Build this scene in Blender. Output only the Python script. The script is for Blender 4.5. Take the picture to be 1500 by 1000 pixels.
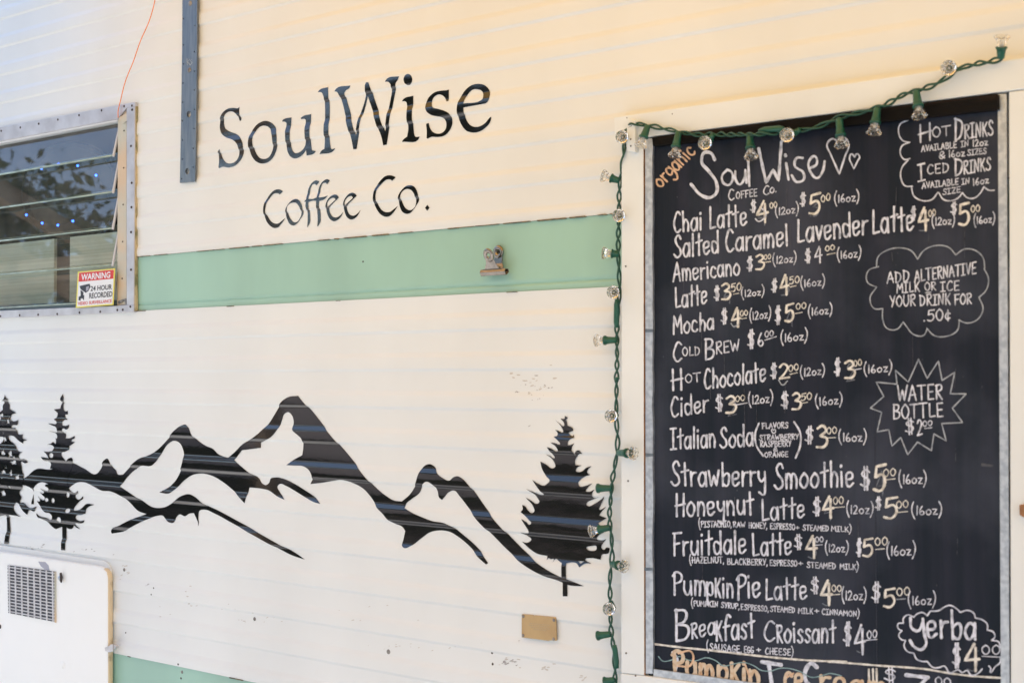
import bpy, bmesh, math, random
from mathutils import Vector, Matrix
from mathutils.geometry import delaunay_2d_cdt
random.seed(7)
R = math.radians
C = bpy.context.scene.collection
for o in list(bpy.data.objects):
    bpy.data.objects.remove(o)

# ------------------------------------------------------------------ camera
F = 2083.3                      # focal length in photo pixels (50 mm on a 1500 px / 36 mm frame)
D = 1.40                        # distance from the wall (metres)
CZ = 1.55                       # eye height
PITCH = math.atan(54.0 / F)
YAW = math.pi / 2 - math.atan(2510 * math.cos(PITCH) / F)
cam_d = bpy.data.cameras.new('camera')
cam = bpy.data.objects.new('camera', cam_d)
C.objects.link(cam)
cam_d.lens = 50.0; cam_d.sensor_width = 36.0; cam_d.sensor_fit = 'HORIZONTAL'
cam_d.clip_start = 0.05; cam_d.clip_end = 500
cam.location = (0, -D, CZ)
cam.rotation_euler = (math.pi / 2 + PITCH, 0, YAW)
bpy.context.scene.camera = cam
RM = cam.rotation_euler.to_matrix()
CL = Vector(cam.location)
cam_d.dof.use_dof = True
cam_d.dof.aperture_fstop = 9.5
cam_d.dof.aperture_blades = 9

def at(px, py, off=0.0):
    """point of the plane y = -off (parallel to the trailer side) seen at a photo position"""
    d = RM @ Vector(((px - 750) / F, -(py - 500) / F, -1.0))
    t = (-off - CL.y) / d.y
    return CL + d * t

def pscale(px, off=0.0):
    """metres per photo pixel (vertical) at px on that plane"""
    return (at(px, 500, off) - at(px, 501, off)).length

fp = at(430, 600)
cam_d.dof.focus_distance = -(RM.transposed() @ (fp - CL)).z

# ------------------------------------------------------------------ world, sun, exposure
sc = bpy.context.scene
sc.view_settings.view_transform = 'Standard'
sc.view_settings.look = 'None'
sc.view_settings.gamma = 1
sc.view_settings.exposure = 1.30
sc.cycles.max_bounces = 10
sc.cycles.transparent_max_bounces = 24
sc.cycles.use_denoising = True
SUN_EL, SUN_AZ = 56.0, -68.0     # elevation; azimuth measured from +Y (behind the trailer) towards +X
w = bpy.data.worlds.new('World'); sc.world = w; w.use_nodes = True
nt = w.node_tree; nt.nodes.clear()
sky = nt.nodes.new('ShaderNodeTexSky'); sky.sky_type = 'NISHITA'; sky.sun_disc = False
sky.sun_elevation = R(SUN_EL); sky.sun_rotation = R(SUN_AZ)
bg = nt.nodes.new('ShaderNodeBackground'); bg.inputs[1].default_value = 0.15
wo = nt.nodes.new('ShaderNodeOutputWorld')
nt.links.new(sky.outputs[0], bg.inputs[0]); nt.links.new(bg.outputs[0], wo.inputs[0])
sd = bpy.data.lights.new('sun', 'SUN'); sd.energy = 5.0; sd.angle = R(0.5); sd.color = (1, 0.96, 0.91)
so = bpy.data.objects.new('sun', sd); C.objects.link(so)
sv = Vector((math.sin(R(SUN_AZ)) * math.cos(R(SUN_EL)), math.cos(R(SUN_AZ)) * math.cos(R(SUN_EL)), math.sin(R(SUN_EL))))
so.rotation_euler = sv.to_track_quat('Z', 'Y').to_euler(); so.location = sv * 20

# ------------------------------------------------------------------ materials
def mat(name, col, rough=0.5, metal=0.0, spec=0.5, var=0.0, vscale=20, vstretch=(1, 1, 1), bump=0.0, bscale=60,
        bstretch=(1, 1, 1), coat=0.0, col2=None, emis=None, estr=0, ramp=(0.35, 0.65), detail=4):
    m = bpy.data.materials.new(name); m.use_nodes = True
    n = m.node_tree.nodes; l = m.node_tree.links
    b = n['Principled BSDF']
    b.inputs['Base Color'].default_value = (*col, 1)
    b.inputs['Roughness'].default_value = rough
    b.inputs['Metallic'].default_value = metal
    b.inputs['Specular IOR Level'].default_value = spec
    b.inputs['Coat Weight'].default_value = coat
    b.inputs['Coat Roughness'].default_value = 0.12
    if emis:
        b.inputs['Emission Color'].default_value = (*emis, 1); b.inputs['Emission Strength'].default_value = estr
    tc = None
    def noise(scale, stretch, det=4):
        nonlocal tc
        if tc is None: tc = n.new('ShaderNodeTexCoord')
        mp = n.new('ShaderNodeMapping'); mp.inputs['Scale'].default_value = stretch
        nz = n.new('ShaderNodeTexNoise'); nz.inputs['Scale'].default_value = scale; nz.inputs['Detail'].default_value = det
        l.new(tc.outputs['Object'], mp.inputs[0]); l.new(mp.outputs[0], nz.inputs['Vector'])
        return nz
    if var or col2:
        nz = noise(vscale, vstretch, detail)
        rp = n.new('ShaderNodeValToRGB')
        c2 = col2 if col2 else tuple(c * (1 - var) for c in col)
        rp.color_ramp.elements[0].position = ramp[0]; rp.color_ramp.elements[1].position = ramp[1]
        rp.color_ramp.elements[0].color = (*c2, 1); rp.color_ramp.elements[1].color = (*col, 1)
        l.new(nz.outputs['Fac'], rp.inputs[0]); l.new(rp.outputs[0], b.inputs['Base Color'])
    if bump:
        nz = noise(bscale, bstretch)
        bp = n.new('ShaderNodeBump'); bp.inputs['Strength'].default_value = bump; bp.inputs['Distance'].default_value = 0.002
        l.new(nz.outputs['Fac'], bp.inputs['Height']); l.new(bp.outputs[0], b.inputs['Normal'])
    return m

M = {}
M['white'] = mat('white_siding_paint', (0.770, 0.797, 0.790), 0.40, coat=0.06, var=0.06, vscale=3, vstretch=(1.6, 1, 0.8), bump=0.05, bscale=14)
M['mint'] = mat('mint_paint', (0.345, 0.575, 0.475), 0.42, coat=0.08, var=0.13, vscale=3.5, vstretch=(2.0, 1, 0.7), bump=0.05, bscale=12)
M['hatch'] = mat('hatch_paint', (0.885, 0.895, 0.87), 0.32, coat=0.2, var=0.03, vscale=6)
M['hatch_edge'] = mat('yellowed_edge', (0.72, 0.58, 0.38), 0.5, var=0.45, vscale=45, col2=(0.32, 0.24, 0.13), ramp=(0.30, 0.46))
M['vinyl'] = mat('black_vinyl', (0.008, 0.008, 0.010), 0.06, spec=0.85, bump=0.035, bscale=60, bstretch=(1, 1, 2.5), coat=0.0)
M['trim'] = mat('white_wood_paint', (0.775, 0.82, 0.83), 0.5, var=0.06, vscale=9, vstretch=(1, 1, 1), bump=0.12, bscale=40)
M['raw_wood'] = mat('raw_wood_edge', (0.40, 0.19, 0.08), 0.7, var=0.5, vscale=60)
M['blackwood'] = mat('black_stained_wood', (0.006, 0.0055, 0.0055), 0.7, spec=0.12, col2=(0.022, 0.013, 0.009), vscale=30, vstretch=(0.4, 1, 5), ramp=(0.30, 0.45), bump=0.4, bscale=60, bstretch=(0.3, 1, 4))
M['galv'] = mat('galvanized_steel', (0.60, 0.65, 0.70), 0.42, metal=0.7, col2=(0.43, 0.48, 0.54), vscale=160, ramp=(0.38, 0.62), bump=0.1, bscale=150)
M['ventmetal'] = mat('pale_vent_metal', (0.66, 0.66, 0.68), 0.4, metal=0.3, var=0.25, vscale=60)
M['strap'] = mat('blued_steel_strap', (0.22, 0.25, 0.28), 0.38, metal=0.7, col2=(0.13, 0.17, 0.22), vscale=60, vstretch=(3, 1, 0.4), ramp=(0.3, 0.7))
M['alu'] = mat('dull_aluminium', (0.62, 0.62, 0.66), 0.40, metal=0.6, col2=(0.46, 0.45, 0.48), vscale=30, ramp=(0.3, 0.7), bump=0.08)
M['tan'] = mat('tan_channel', (0.62, 0.48, 0.33), 0.5, col2=(0.50, 0.52, 0.45), vscale=14, vstretch=(1, 1, 1), ramp=(0.35, 0.6))
M['rust'] = mat('rusty_screw', (0.050, 0.035, 0.030), 0.6, metal=0.4)
M['screw'] = mat('dull_screw', (0.32, 0.30, 0.28), 0.45, metal=0.7, var=0.5, vscale=200)
M['brass'] = mat('brass_plate', (0.52, 0.37, 0.18), 0.45, metal=0.15, col2=(0.45, 0.31, 0.15), vscale=40, ramp=(0.3, 0.7))
M['brass_line'] = mat('worn_engraving', (0.42, 0.34, 0.22), 0.6)
M['nickel'] = mat('nickel_clip', (0.36, 0.32, 0.28), 0.22, metal=1.0, var=0.3, vscale=120)
M['green'] = mat('green_plastic', (0.010, 0.10, 0.065), 0.38, var=0.2, vscale=90)
M['wire'] = mat('green_wire', (0.010, 0.075, 0.050), 0.42)
M['orange'] = mat('orange_wire', (0.85, 0.24, 0.05), 0.45)
M['red'] = mat('sign_red', (0.62, 0.03, 0.03), 0.4)
M['signwhite'] = mat('sign_white', (0.78, 0.80, 0.82), 0.35)
M['yellow'] = mat('sign_yellow', (0.75, 0.68, 0.10), 0.4)
M['navy'] = mat('sign_ink', (0.010, 0.014, 0.03), 0.4)
M['grey'] = mat('peeled_grey', (0.36, 0.37, 0.44), 0.6)
M['chip'] = mat('paint_chip', (0.33, 0.315, 0.31), 0.7)
M['seam'] = mat('seam_rust', (0.20, 0.15, 0.07), 0.8, col2=(0.05, 0.035, 0.02), vscale=120, ramp=(0.4, 0.55))
M['caulk'] = mat('dirty_caulk', (0.20, 0.20, 0.10), 0.8, col2=(0.55, 0.45, 0.28), vscale=60, ramp=(0.4, 0.6))
M['inside'] = mat('trailer_interior', (0.30, 0.24, 0.17), 0.8, var=0.4, vscale=3)
M['screen'] = mat('ribbed_blind', (0.86, 0.80, 0.68), 0.8, col2=(0.70, 0.64, 0.52), vscale=30, vstretch=(0.05, 1, 14), ramp=(0.35, 0.65))
M['ply'] = mat('beige_cabinet', (0.52, 0.45, 0.35), 0.7, var=0.2, vscale=4)
M['darkdisc'] = mat('dark_pan', (0.012, 0.012, 0.012), 0.5)
M['led'] = mat('blue_led', (0.05, 0.1, 0.6), 0.4, emis=(0.03, 0.12, 1.0), estr=4)
M['wood'] = mat('rafter_wood', (0.46, 0.33, 0.22), 0.75, var=0.4, vscale=12, vstretch=(0.2, 4, 4))
M['fence'] = mat('weathered_fence', (0.60, 0.51, 0.48), 0.85, var=0.5, vscale=10, vstretch=(6, 6, 0.3))
M['bark'] = mat('bark', (0.10, 0.07, 0.05), 0.9, var=0.5, vscale=15, vstretch=(4, 4, 0.5))
M['leaf'] = mat('leaf', (0.055, 0.10, 0.03), 0.6, var=0.5, vscale=2)
M['ground'] = mat('dry_gravel', (0.45, 0.44, 0.42), 0.95, col2=(0.32, 0.31, 0.295), vscale=5, ramp=(0.3, 0.7), bump=0.5, bscale=40)

def chalk(name, col, dark):
    m = mat(name, col, 0.85, spec=0.2, col2=dark, vscale=150, ramp=(0.32, 0.56), detail=7)
    return m
M['cw'] = chalk('white_chalk', (0.70, 0.735, 0.84), (0.33, 0.36, 0.44))
M['cc'] = chalk('cream_chalk', (0.76, 0.75, 0.71), (0.42, 0.40, 0.36))
M['co'] = chalk('peach_chalk', (0.72, 0.50, 0.34), (0.45, 0.30, 0.20))
M['ctan'] = chalk('tan_chalk', (0.64, 0.54, 0.42), (0.54, 0.36, 0.22))
M['ct'] = chalk('teal_chalk', (0.28, 0.42, 0.44), (0.15, 0.24, 0.26))
M['cg'] = chalk('faded_chalk', (0.40, 0.44, 0.50), (0.20, 0.23, 0.28))
M['ghost'] = chalk('ghost_chalk', (0.16, 0.18, 0.22), (0.04, 0.045, 0.06))
M['smear'] = chalk('chalk_smear', (0.085, 0.092, 0.11), (0.022, 0.024, 0.031))

def board_mat():
    m = mat('chalkboard', (0.021, 0.022, 0.030), 0.55, spec=0.22, bump=0.25, bscale=50, bstretch=(6, 1, 0.15))
    n = m.node_tree.nodes; l = m.node_tree.links; b = n['Principled BSDF']
    tc = n.new('ShaderNodeTexCoord')
    mp = n.new('ShaderNodeMapping'); mp.inputs['Scale'].default_value = (9, 1, 0.35)
    nz = n.new('ShaderNodeTexNoise'); nz.inputs['Scale'].default_value = 6; nz.inputs['Detail'].default_value = 7
    rp = n.new('ShaderNodeValToRGB')
    rp.color_ramp.elements[0].position = 0.40; rp.color_ramp.elements[0].color = (0.005, 0.0105, 0.021, 1)
    rp.color_ramp.elements[1].position = 0.66; rp.color_ramp.elements[1].color = (0.0135, 0.0172, 0.032, 1)
    l.new(tc.outputs['Object'], mp.inputs[0]); l.new(mp.outputs[0], nz.inputs['Vector'])
    l.new(nz.outputs['Fac'], rp.inputs[0])
    # broad dusty clouds where chalk has been wiped
    nz2 = n.new('ShaderNodeTexNoise'); nz2.inputs['Scale'].default_value = 5; nz2.inputs['Detail'].default_value = 8
    l.new(tc.outputs['Object'], nz2.inputs['Vector'])
    rp2 = n.new('ShaderNodeValToRGB')
    rp2.color_ramp.elements[0].position = 0.47; rp2.color_ramp.elements[0].color = (0, 0, 0, 1)
    rp2.color_ramp.elements[1].position = 0.74; rp2.color_ramp.elements[1].color = (0.045, 0.050, 0.066, 1)
    l.new(nz2.outputs['Fac'], rp2.inputs[0])
    ad = n.new('ShaderNodeMix'); ad.data_type = 'RGBA'; ad.blend_type = 'ADD'; ad.inputs[0].default_value = 1
    l.new(rp.outputs[0], ad.inputs[6]); l.new(rp2.outputs[0], ad.inputs[7])
    l.new(ad.outputs[2], b.inputs['Base Color'])
    return m
M['board'] = board_mat()

def thin_glass(name, tint, rough=0.0, ior=1.5):
    m = bpy.data.materials.new(name); m.use_nodes = True
    n = m.node_tree.nodes; l = m.node_tree.links; n.clear()
    t = n.new('ShaderNodeBsdfTransparent'); t.inputs[0].default_value = (*tint, 1)
    g = n.new('ShaderNodeBsdfGlossy'); g.inputs['Roughness'].default_value = rough
    d = n.new('ShaderNodeBsdfDiffuse'); d.inputs[0].default_value = (0.55, 0.53, 0.47, 1)   # pale haze mixed in to brighten the glass
    f = n.new('ShaderNodeFresnel'); f.inputs[0].default_value = ior
    ge = n.new('ShaderNodeNewGeometry')
    inv = n.new('ShaderNodeMath'); inv.operation = 'SUBTRACT'; inv.inputs[0].default_value = 1
    mu = n.new('ShaderNodeMath'); mu.operation = 'MULTIPLY'
    l.new(ge.outputs['Backfacing'], inv.inputs[1]); l.new(f.outputs[0], mu.inputs[0]); l.new(inv.outputs[0], mu.inputs[1])
    tc = n.new('ShaderNodeTexCoord'); nz = n.new('ShaderNodeTexNoise'); nz.inputs['Scale'].default_value = 22; nz.inputs['Detail'].default_value = 6
    l.new(tc.outputs['Object'], nz.inputs['Vector'])
    rp = n.new('ShaderNodeMapRange'); rp.inputs[1].default_value = 0.35; rp.inputs[2].default_value = 0.75; rp.inputs[3].default_value = 0.03; rp.inputs[4].default_value = 0.10
    l.new(nz.outputs['Fac'], rp.inputs[0])
    y = n.new('ShaderNodeMixShader'); l.new(rp.outputs[0], y.inputs[0]); l.new(t.outputs[0], y.inputs[1]); l.new(d.outputs[0], y.inputs[2])
    x = n.new('ShaderNodeMixShader'); o = n.new('ShaderNodeOutputMaterial')
    l.new(mu.outputs[0], x.inputs[0]); l.new(y.outputs[0], x.inputs[1]); l.new(g.outputs[0], x.inputs[2]); l.new(x.outputs[0], o.inputs[0])
    return m
M['glass'] = thin_glass('louvre_glass', (0.88, 0.93, 0.91), 0.01, 1.85)
M['glassedge'] = mat('glass_edge', (0.44, 0.58, 0.53), 0.15, spec=0.7, var=0.4, vscale=40)
M['glassend'] = mat('glass_end', (0.58, 0.62, 0.70), 0.25, spec=0.6)
def bulb_mat():
    m = bpy.data.materials.new('clear_bulb'); m.use_nodes = True
    b = m.node_tree.nodes['Principled BSDF']
    b.inputs['Base Color'].default_value = (0.96, 0.94, 0.90, 1)
    b.inputs['Transmission Weight'].default_value = 0.97
    b.inputs['Roughness'].default_value = 0.04; b.inputs['IOR'].default_value = 1.45
    return m
M['bulb'] = bulb_mat()
def canvas_mat():
    m = bpy.data.materials.new('tan_canvas'); m.use_nodes = True
    n = m.node_tree.nodes; l = m.node_tree.links; n.clear()
    d = n.new('ShaderNodeBsdfDiffuse'); d.inputs[0].default_value = (0.60, 0.43, 0.18, 1)
    t = n.new('ShaderNodeBsdfTranslucent'); t.inputs[0].default_value = (0.66, 0.37, 0.115, 1)  # orange tint set to warm the light it passes
    x = n.new('ShaderNodeMixShader'); x.inputs[0].default_value = 0.5; o = n.new('ShaderNodeOutputMaterial')
    l.new(d.outputs[0], x.inputs[1]); l.new(t.outputs[0], x.inputs[2]); l.new(x.outputs[0], o.inputs[0])
    return m
M['canvas'] = canvas_mat()

# ------------------------------------------------------------------ object helpers
def link(name, me, m, parent=None, smooth=False):
    o = bpy.data.objects.new(name, me); C.objects.link(o)
    if m is not None:
        for mm in (m if isinstance(m, (list, tuple)) else [m]): me.materials.append(mm)
    if smooth:
        for p in me.polygons: p.use_smooth = True
    if parent is not None: o.parent = parent
    return o
def tag(o, label, cat, group=None, kind=None):
    o['label'] = label; o['category'] = cat
    if group: o['group'] = group
    if kind: o['kind'] = kind
    return o
def thing(name, label, cat, loc=(0, 0, 0), group=None):
    o = bpy.data.objects.new(name, None); C.objects.link(o)
    o.empty_display_size = 0.1
    return tag(o, label, cat, group)
class MB:
    def __init__(s): s.bm = bmesh.new()
    def box(s, a, b, mi=0):
        x0, y0, z0 = a; x1, y1, z1 = b
        v = [s.bm.verts.new(p) for p in ((x0, y0, z0), (x1, y0, z0), (x1, y1, z0), (x0, y1, z0), (x0, y0, z1), (x1, y0, z1), (x1, y1, z1), (x0, y1, z1))]
        for f in ((0, 3, 2, 1), (4, 5, 6, 7), (0, 1, 5, 4), (1, 2, 6, 5), (2, 3, 7, 6), (3, 0, 4, 7)):
            s.bm.faces.new([v[i] for i in f]).material_index = mi
        return s
    def prism(s, pts, off0, off1, mi=0, cap0=True):
        """photo outline on plane off1 (front), extruded straight back to off0"""
        fr = [at(x, y, off1) for x, y in pts]
        a = [s.bm.verts.new(p) for p in fr]
        b = [s.bm.verts.new((p.x, -off0, p.z)) for p in fr]
        n = len(a)
        s.bm.faces.new(a).material_index = mi
        if cap0: s.bm.faces.new(b[::-1])
        for i in range(n): s.bm.faces.new((a[i], b[i], b[(i + 1) % n], a[(i + 1) % n])).material_index = mi
        return s
    def tube(s, pts, r, n=8, caps=True, mi=0):
        pts = [Vector(p) for p in pts]; rs = r if isinstance(r, (list, tuple)) else [r] * len(pts)
        rings = []; up = Vector((0, -1, 0.13)).normalized()
        for i, p in enumerate(pts):
            d = (pts[min(i + 1, len(pts) - 1)] - pts[max(i - 1, 0)])
            if d.length < 1e-9: d = Vector((0, 0, 1))
            d.normalize()
            u = up - d * up.dot(d)
            if u.length < 1e-3: u = Vector((1, 0, 0)) - d * d.x
            u.normalize(); v = d.cross(u)
            rings.append([s.bm.verts.new(p + (u * math.cos(k * 2 * math.pi / n) + v * math.sin(k * 2 * math.pi / n)) * rs[i]) for k in range(n)])
        for a, b in zip(rings, rings[1:]):
            for k in range(n): s.bm.faces.new((a[k], a[(k + 1) % n], b[(k + 1) % n], b[k])).material_index = mi
        if caps: s.bm.faces.new(rings[0][::-1]).material_index = mi; s.bm.faces.new(rings[-1]).material_index = mi
        return s
    def dome(s, c, r, h, n=12, rings=3):
        """screw head bulging towards the camera side (-y)"""
        prev = None
        for j in range(rings + 1):
            t = j / rings * math.pi / 2
            rr, hh = r * math.cos(t), h * math.sin(t)
            if j == rings: ring = [s.bm.verts.new((c.x, c.y - hh, c.z))] * n
            else: ring = [s.bm.verts.new((c.x + rr * math.cos(k * 2 * math.pi / n), c.y - hh, c.z + rr * math.sin(k * 2 * math.pi / n))) for k in range(n)]
            if prev:
                for k in range(n):
                    q = [prev[k], prev[(k + 1) % n], ring[(k + 1) % n], ring[k]]
                    if j == rings: q = q[:3]
                    s.bm.faces.new(q)
            prev = ring
        return s
    def build(s, name, m, parent=None, smooth=False, bevel=0.0):
        bmesh.ops.recalc_face_normals(s.bm, faces=s.bm.faces)
        me = bpy.data.meshes.new(name); s.bm.to_mesh(me); s.bm.free()
        o = link(name, me, m, parent, smooth)
        if bevel:
            b = o.modifiers.new('bevel', 'BEVEL'); b.width = bevel; b.segments = 2; b.limit_method = 'ANGLE'
        return o

def spline(pts, closed=True, step=None, sub=6):
    """pts: (x, y, corner). smooth curve through them that breaks at corners"""
    n = len(pts); out = []
    seg = range(n) if closed else range(n - 1)
    def tan(i, side):
        p = Vector(pts[i][:2])
        a = Vector(pts[(i - 1) % n][:2]) if (closed or i > 0) else None
        b = Vector(pts[(i + 1) % n][:2]) if (closed or i < n - 1) else None
        if pts[i][2] or a is None or b is None:
            t = (b - p) if side > 0 else (p - a)
        else:
            d1, d2 = p - a, b - p
            l1, l2 = max(d1.length, 1e-6), max(d2.length, 1e-6)
            t = d1 / l1 * l2 + d2 / l2 * l1
        return t.normalized() if t.length > 1e-9 else Vector((0, 0))
    for i in seg:
        j = (i + 1) % n
        p0, p1 = Vector(pts[i][:2]), Vector(pts[j][:2])
        L = (p1 - p0).length
        m0, m1 = tan(i, 1) * L, tan(j, -1) * L
        k = 1 if (pts[i][2] and pts[j][2]) else sub
        for q in range(k):
            t = q / k; t2, t3 = t * t, t * t * t
            out.append(p0 * (2 * t3 - 3 * t2 + 1) + m0 * (t3 - 2 * t2 + t) + p1 * (-2 * t3 + 3 * t2) + m1 * (t3 - t2))
    if not closed: out.append(Vector(pts[-1][:2]))
    return out
PAN = {'X': (0, 0, 1), 'L1': (310, 130, 8.3333), 'L2': (440, 100, 8.3333), 'L3': (580, 100, 8.3333), 'L4': (380, 240, 10), 'L5': (500, 250, 10),
       'M1': (0, 570, 8.3333), 'M2': (0, 680, 7.692), 'M8': (755, 600, 7.14), 'M9': (755, 720, 6.25),
       'A': (940, 170, 4.347), 'B': (1200, 150, 4.0), 'C': (940, 380, 4.1667), 'D': (1200, 380, 3.3333),
       'E': (940, 600, 4.5467), 'F': (1200, 600, 4.5467), 'G': (940, 780, 4.5467), 'H': (1200, 780, 4.5467)}
def P(pan, s):
    x0, y0, k = PAN[pan]; out = []
    for t in s.split():
        c = t.endswith('*')
        x, y = t.rstrip('*').split(',')
        out.append((x0 + float(x) / k, y0 + float(y) / k, c))
    return out
BR = random.Random(11)
def blob(pan, cx, cy, rx, ry, n=9):
    x0, y0, k = PAN[pan]; out = []
    for i in range(n):
        f = BR.uniform(0.95, 1.3) if i % 2 else BR.uniform(0.45, 0.8); a = (i + BR.uniform(-0.2, 0.2)) * 2 * math.pi / n
        out.append((x0 + (cx + rx * f * math.cos(a)) / k, y0 + (cy + ry * f * math.sin(a)) / k, i % 2 == 1 and BR.random() < 0.6))
    return out
def ell(pan, cx, cy, rx, ry, n=10):
    x0, y0, k = PAN[pan]
    return [(x0 + (cx + rx * math.cos(i * 2 * math.pi / n)) / k, y0 + (cy + ry * math.sin(i * 2 * math.pi / n)) / k, False) for i in range(n)]

# ------------------------------------------------------------------ the corrugated trailer side
K0 = pscale(0)                                   # metres per photo pixel at the left border
ZQ = lambda q: CZ_H + (554.0 - q) * K0           # height of a siding line from its photo row at x = 0
CZ_H = at(0, 554).z
PERQ = 41.5
RIB_H = 0.0025
def smooth01(t): t = min(1, max(0, t)); return t * t * (3 - 2 * t)
def soft01(t):                                   # straight facet with small rounded ends
    t = min(1, max(0, t)); return 0.35 * t * t * (3 - 2 * t) + 0.65 * t
TU, TD = 5.8, 2.8                                # heights of the sky-facing and ground-facing facets (q pixels)
def phase(q): return 108.5 if q < 400 else 545.0
def prof_q(q):
    u = (q - phase(q) + PERQ / 2) % PERQ - PERQ / 2      # ground-facing line at 0, sky-facing line at -16.3
    def arc(t): return 0.00018 * 4 * t * (1 - t)
    if u < -16.3 - TU / 2: u += PERQ
    if u > TD / 2: return arc((u - TD / 2) / (PERQ - 16.3 - TU / 2 - TD / 2))
    if u < -16.3 + TU / 2: return RIB_H * soft01((u + 16.3 + TU / 2) / TU)
    if u < -TD / 2: return RIB_H + arc((u + 16.3 - TU / 2) / (16.3 - TU / 2 - TD / 2))
    return RIB_H * (1 - soft01((u + TD / 2) / TD))
def wob(x, z):
    return 0.00032 * math.sin(x * 11 + z * 5) + 0.00026 * math.sin(x * 23 - z * 9 + 1.3) + 0.00016 * math.sin(z * 31 + x * 7)
S_TOP, S_BOT = 394.4, 465.4                      # mint stripe
B_TOP = 917.7                                    # lower mint band
def qz(z): return 554.0 - (z - CZ_H) / K0
def surf(x, z):
    """how far the painted skin stands out of y = 0"""
    q = qz(z)
    if S_TOP <= q <= S_BOT: h = -0.0010 - 0.0026 * max(0.0, 1 - abs(q - 457.5) / 1.5)
    elif q > B_TOP: h = -0.0010
    else:
        h = prof_q(q)
        for e in (S_TOP, S_BOT, B_TOP):          # ribs fade into the flat lips by the seams
            d = abs(q - e)
            if d < 6: h = 0.0012 + (h - 0.0012) * smooth01(d / 6)
        if q < 400: h *= 0.8
    return h + wob(x, z)
def qsamples(q0, q1):
    s = {q0, q1}
    for ph, lo, hi in ((108.5, -2000, 400), (545.0, 400, 3000)):
        k = -60
        while k < 80:
            L = ph + k * PERQ
            for c, t in ((L, TD), (L - 16.3, TU)):
                for d in (-t / 2 - 3.5, -t / 2 - 1, -t / 2, -t / 4, 0, t / 4, t / 2, t / 2 + 1, t / 2 + 3.5, t / 2 + 8):
                    if lo < c + d < hi and q0 < c + d < q1: s.add(c + d)
            k += 1
    for e in (455.9, 456.7, 457.5, 458.3, 459.1) + tuple(S_ + d for S_ in (S_TOP, S_BOT, B_TOP) for d in (-6, -4, -2, 2, 4, 6)):
        if q0 < e < q1: s.add(e)
    s = sorted(s); out = [s[0]]
    for v in s[1:]:
        if v - out[-1] > 0.5: out.append(v)
    out[-1] = q1
    return out
XL, XR = -3.6, 1.4
WX0, WX1 = at(-170, 300).x, at(191, 300).x       # window opening
WQ0, WQ1 = at(0, 193).z, at(0, 460).z            # heights of the opening
def skin(rects, step=0.02):
    bm = bmesh.new()
    for x0, x1, q0, q1 in rects:
        n = max(1, int((x1 - x0) / step)); xs = [x0 + (x1 - x0) * i / n for i in range(n + 1)]
        rows = []
        for q in qsamples(q0, q1):
            z = ZQ(q)
            e = 1e-6 if q == q0 else (-1e-6 if q == q1 else 0)
            rows.append([bm.verts.new((x, -surf(x, ZQ(q + e)), z)) for x in xs])
        for a, b in zip(rows, rows[1:]):
            for i in range(n): bm.faces.new((a[i], b[i], b[i + 1], a[i + 1]))
    bmesh.ops.recalc_face_normals(bm, faces=bm.faces)
    # outward = -y
    if sum(f.normal.y for f in bm.faces) > 0: bmesh.ops.reverse_faces(bm, faces=bm.faces)
    return bm
QTOP, QBOT = qz(2.62), qz(0.42)
qw0, qw1 = qz(WQ0), qz(WQ1)
trailer = thing('coffee_trailer', 'cream white corrugated trailer side with mint green stripes and black mountain lettering', 'trailer')
def bm_obj(name, bm, m, parent, smooth=True):
    me = bpy.data.meshes.new(name); bm.to_mesh(me); bm.free()
    return link(name, me, m, parent, smooth)
bm_obj('siding', skin([(XL, XR, QTOP, qw0), (WX1, XR, qw0, S_TOP), (XL, WX0, qw0, S_TOP),
                       (WX1, XR, S_BOT, B_TOP) if qw1 < S_BOT else (XL, XR, qw1, B_TOP), (XL, WX1, S_BOT if qw1 < S_BOT else qw1, B_TOP)]), M['white'], trailer)
bm_obj('stripe', skin([(WX1, XR, S_TOP, S_BOT), (XL, WX0, S_TOP, S_BOT)] + ([(WX0, WX1, qw1, S_BOT)] if qw1 < S_BOT else [])), M['mint'], trailer)
bm_obj('stripe', skin([(XL, XR, B_TOP, QBOT)]), M['mint'], trailer)
# thin rusty seam under the white lip, broken up along its length
b = MB()
for q, m_ in ((S_TOP, 0), (S_BOT, 0), (B_TOP, 0)):
    x = WX1 + 0.004
    while x < XR - 0.05:
        L = random.uniform(0.006, 0.05); z = ZQ(q)
        if random.random() < (0.85 if q == S_TOP else 0.14):
            hh = random.uniform(0.0004, 0.0011)
            b.box((x, -0.0024, z - hh), (x + L, 0.004, z + hh * 0.3))
        x += L + random.uniform(0.001, 0.02)
b.build('seam', M['seam'], trailer)
# shell behind the skin: roof, floor, ends, back, with the window opening left free
b = MB()
Y1 = 2.2
b.box((XL, 0.02, 2.60), (XR, Y1, 2.63)).box((XL, 0.02, 0.40), (XR, Y1, 0.43)).box((XL - 0.02, 0.006, 0.43), (XL, Y1, 2.60)).box((XR, 0.006, 0.43), (XR + 0.02, Y1, 2.60)).box((XL, Y1, 0.40), (XR, Y1 + 0.02, 2.63))
b.box((WX1, 0.012, 0.43), (XR, 0.03, 2.60)).box((XL, 0.012, 0.43), (WX0, 0.03, 2.60)).box((WX0, 0.012, 0.43), (WX1, 0.03, WQ1)).box((WX0, 0.012, WQ0), (WX1, 0.03, 2.60))
b.build('body_shell', M['inside'], trailer)
b = MB(); b.box((XL + 0.2, 1.25, 0.44), (-2.9, 2.1, 1.72)); b.box((-2.80, 1.0, 0.44), (-1.0, 1.3, 1.35)); b.build('cabinet', M['ply'], trailer)

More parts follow.
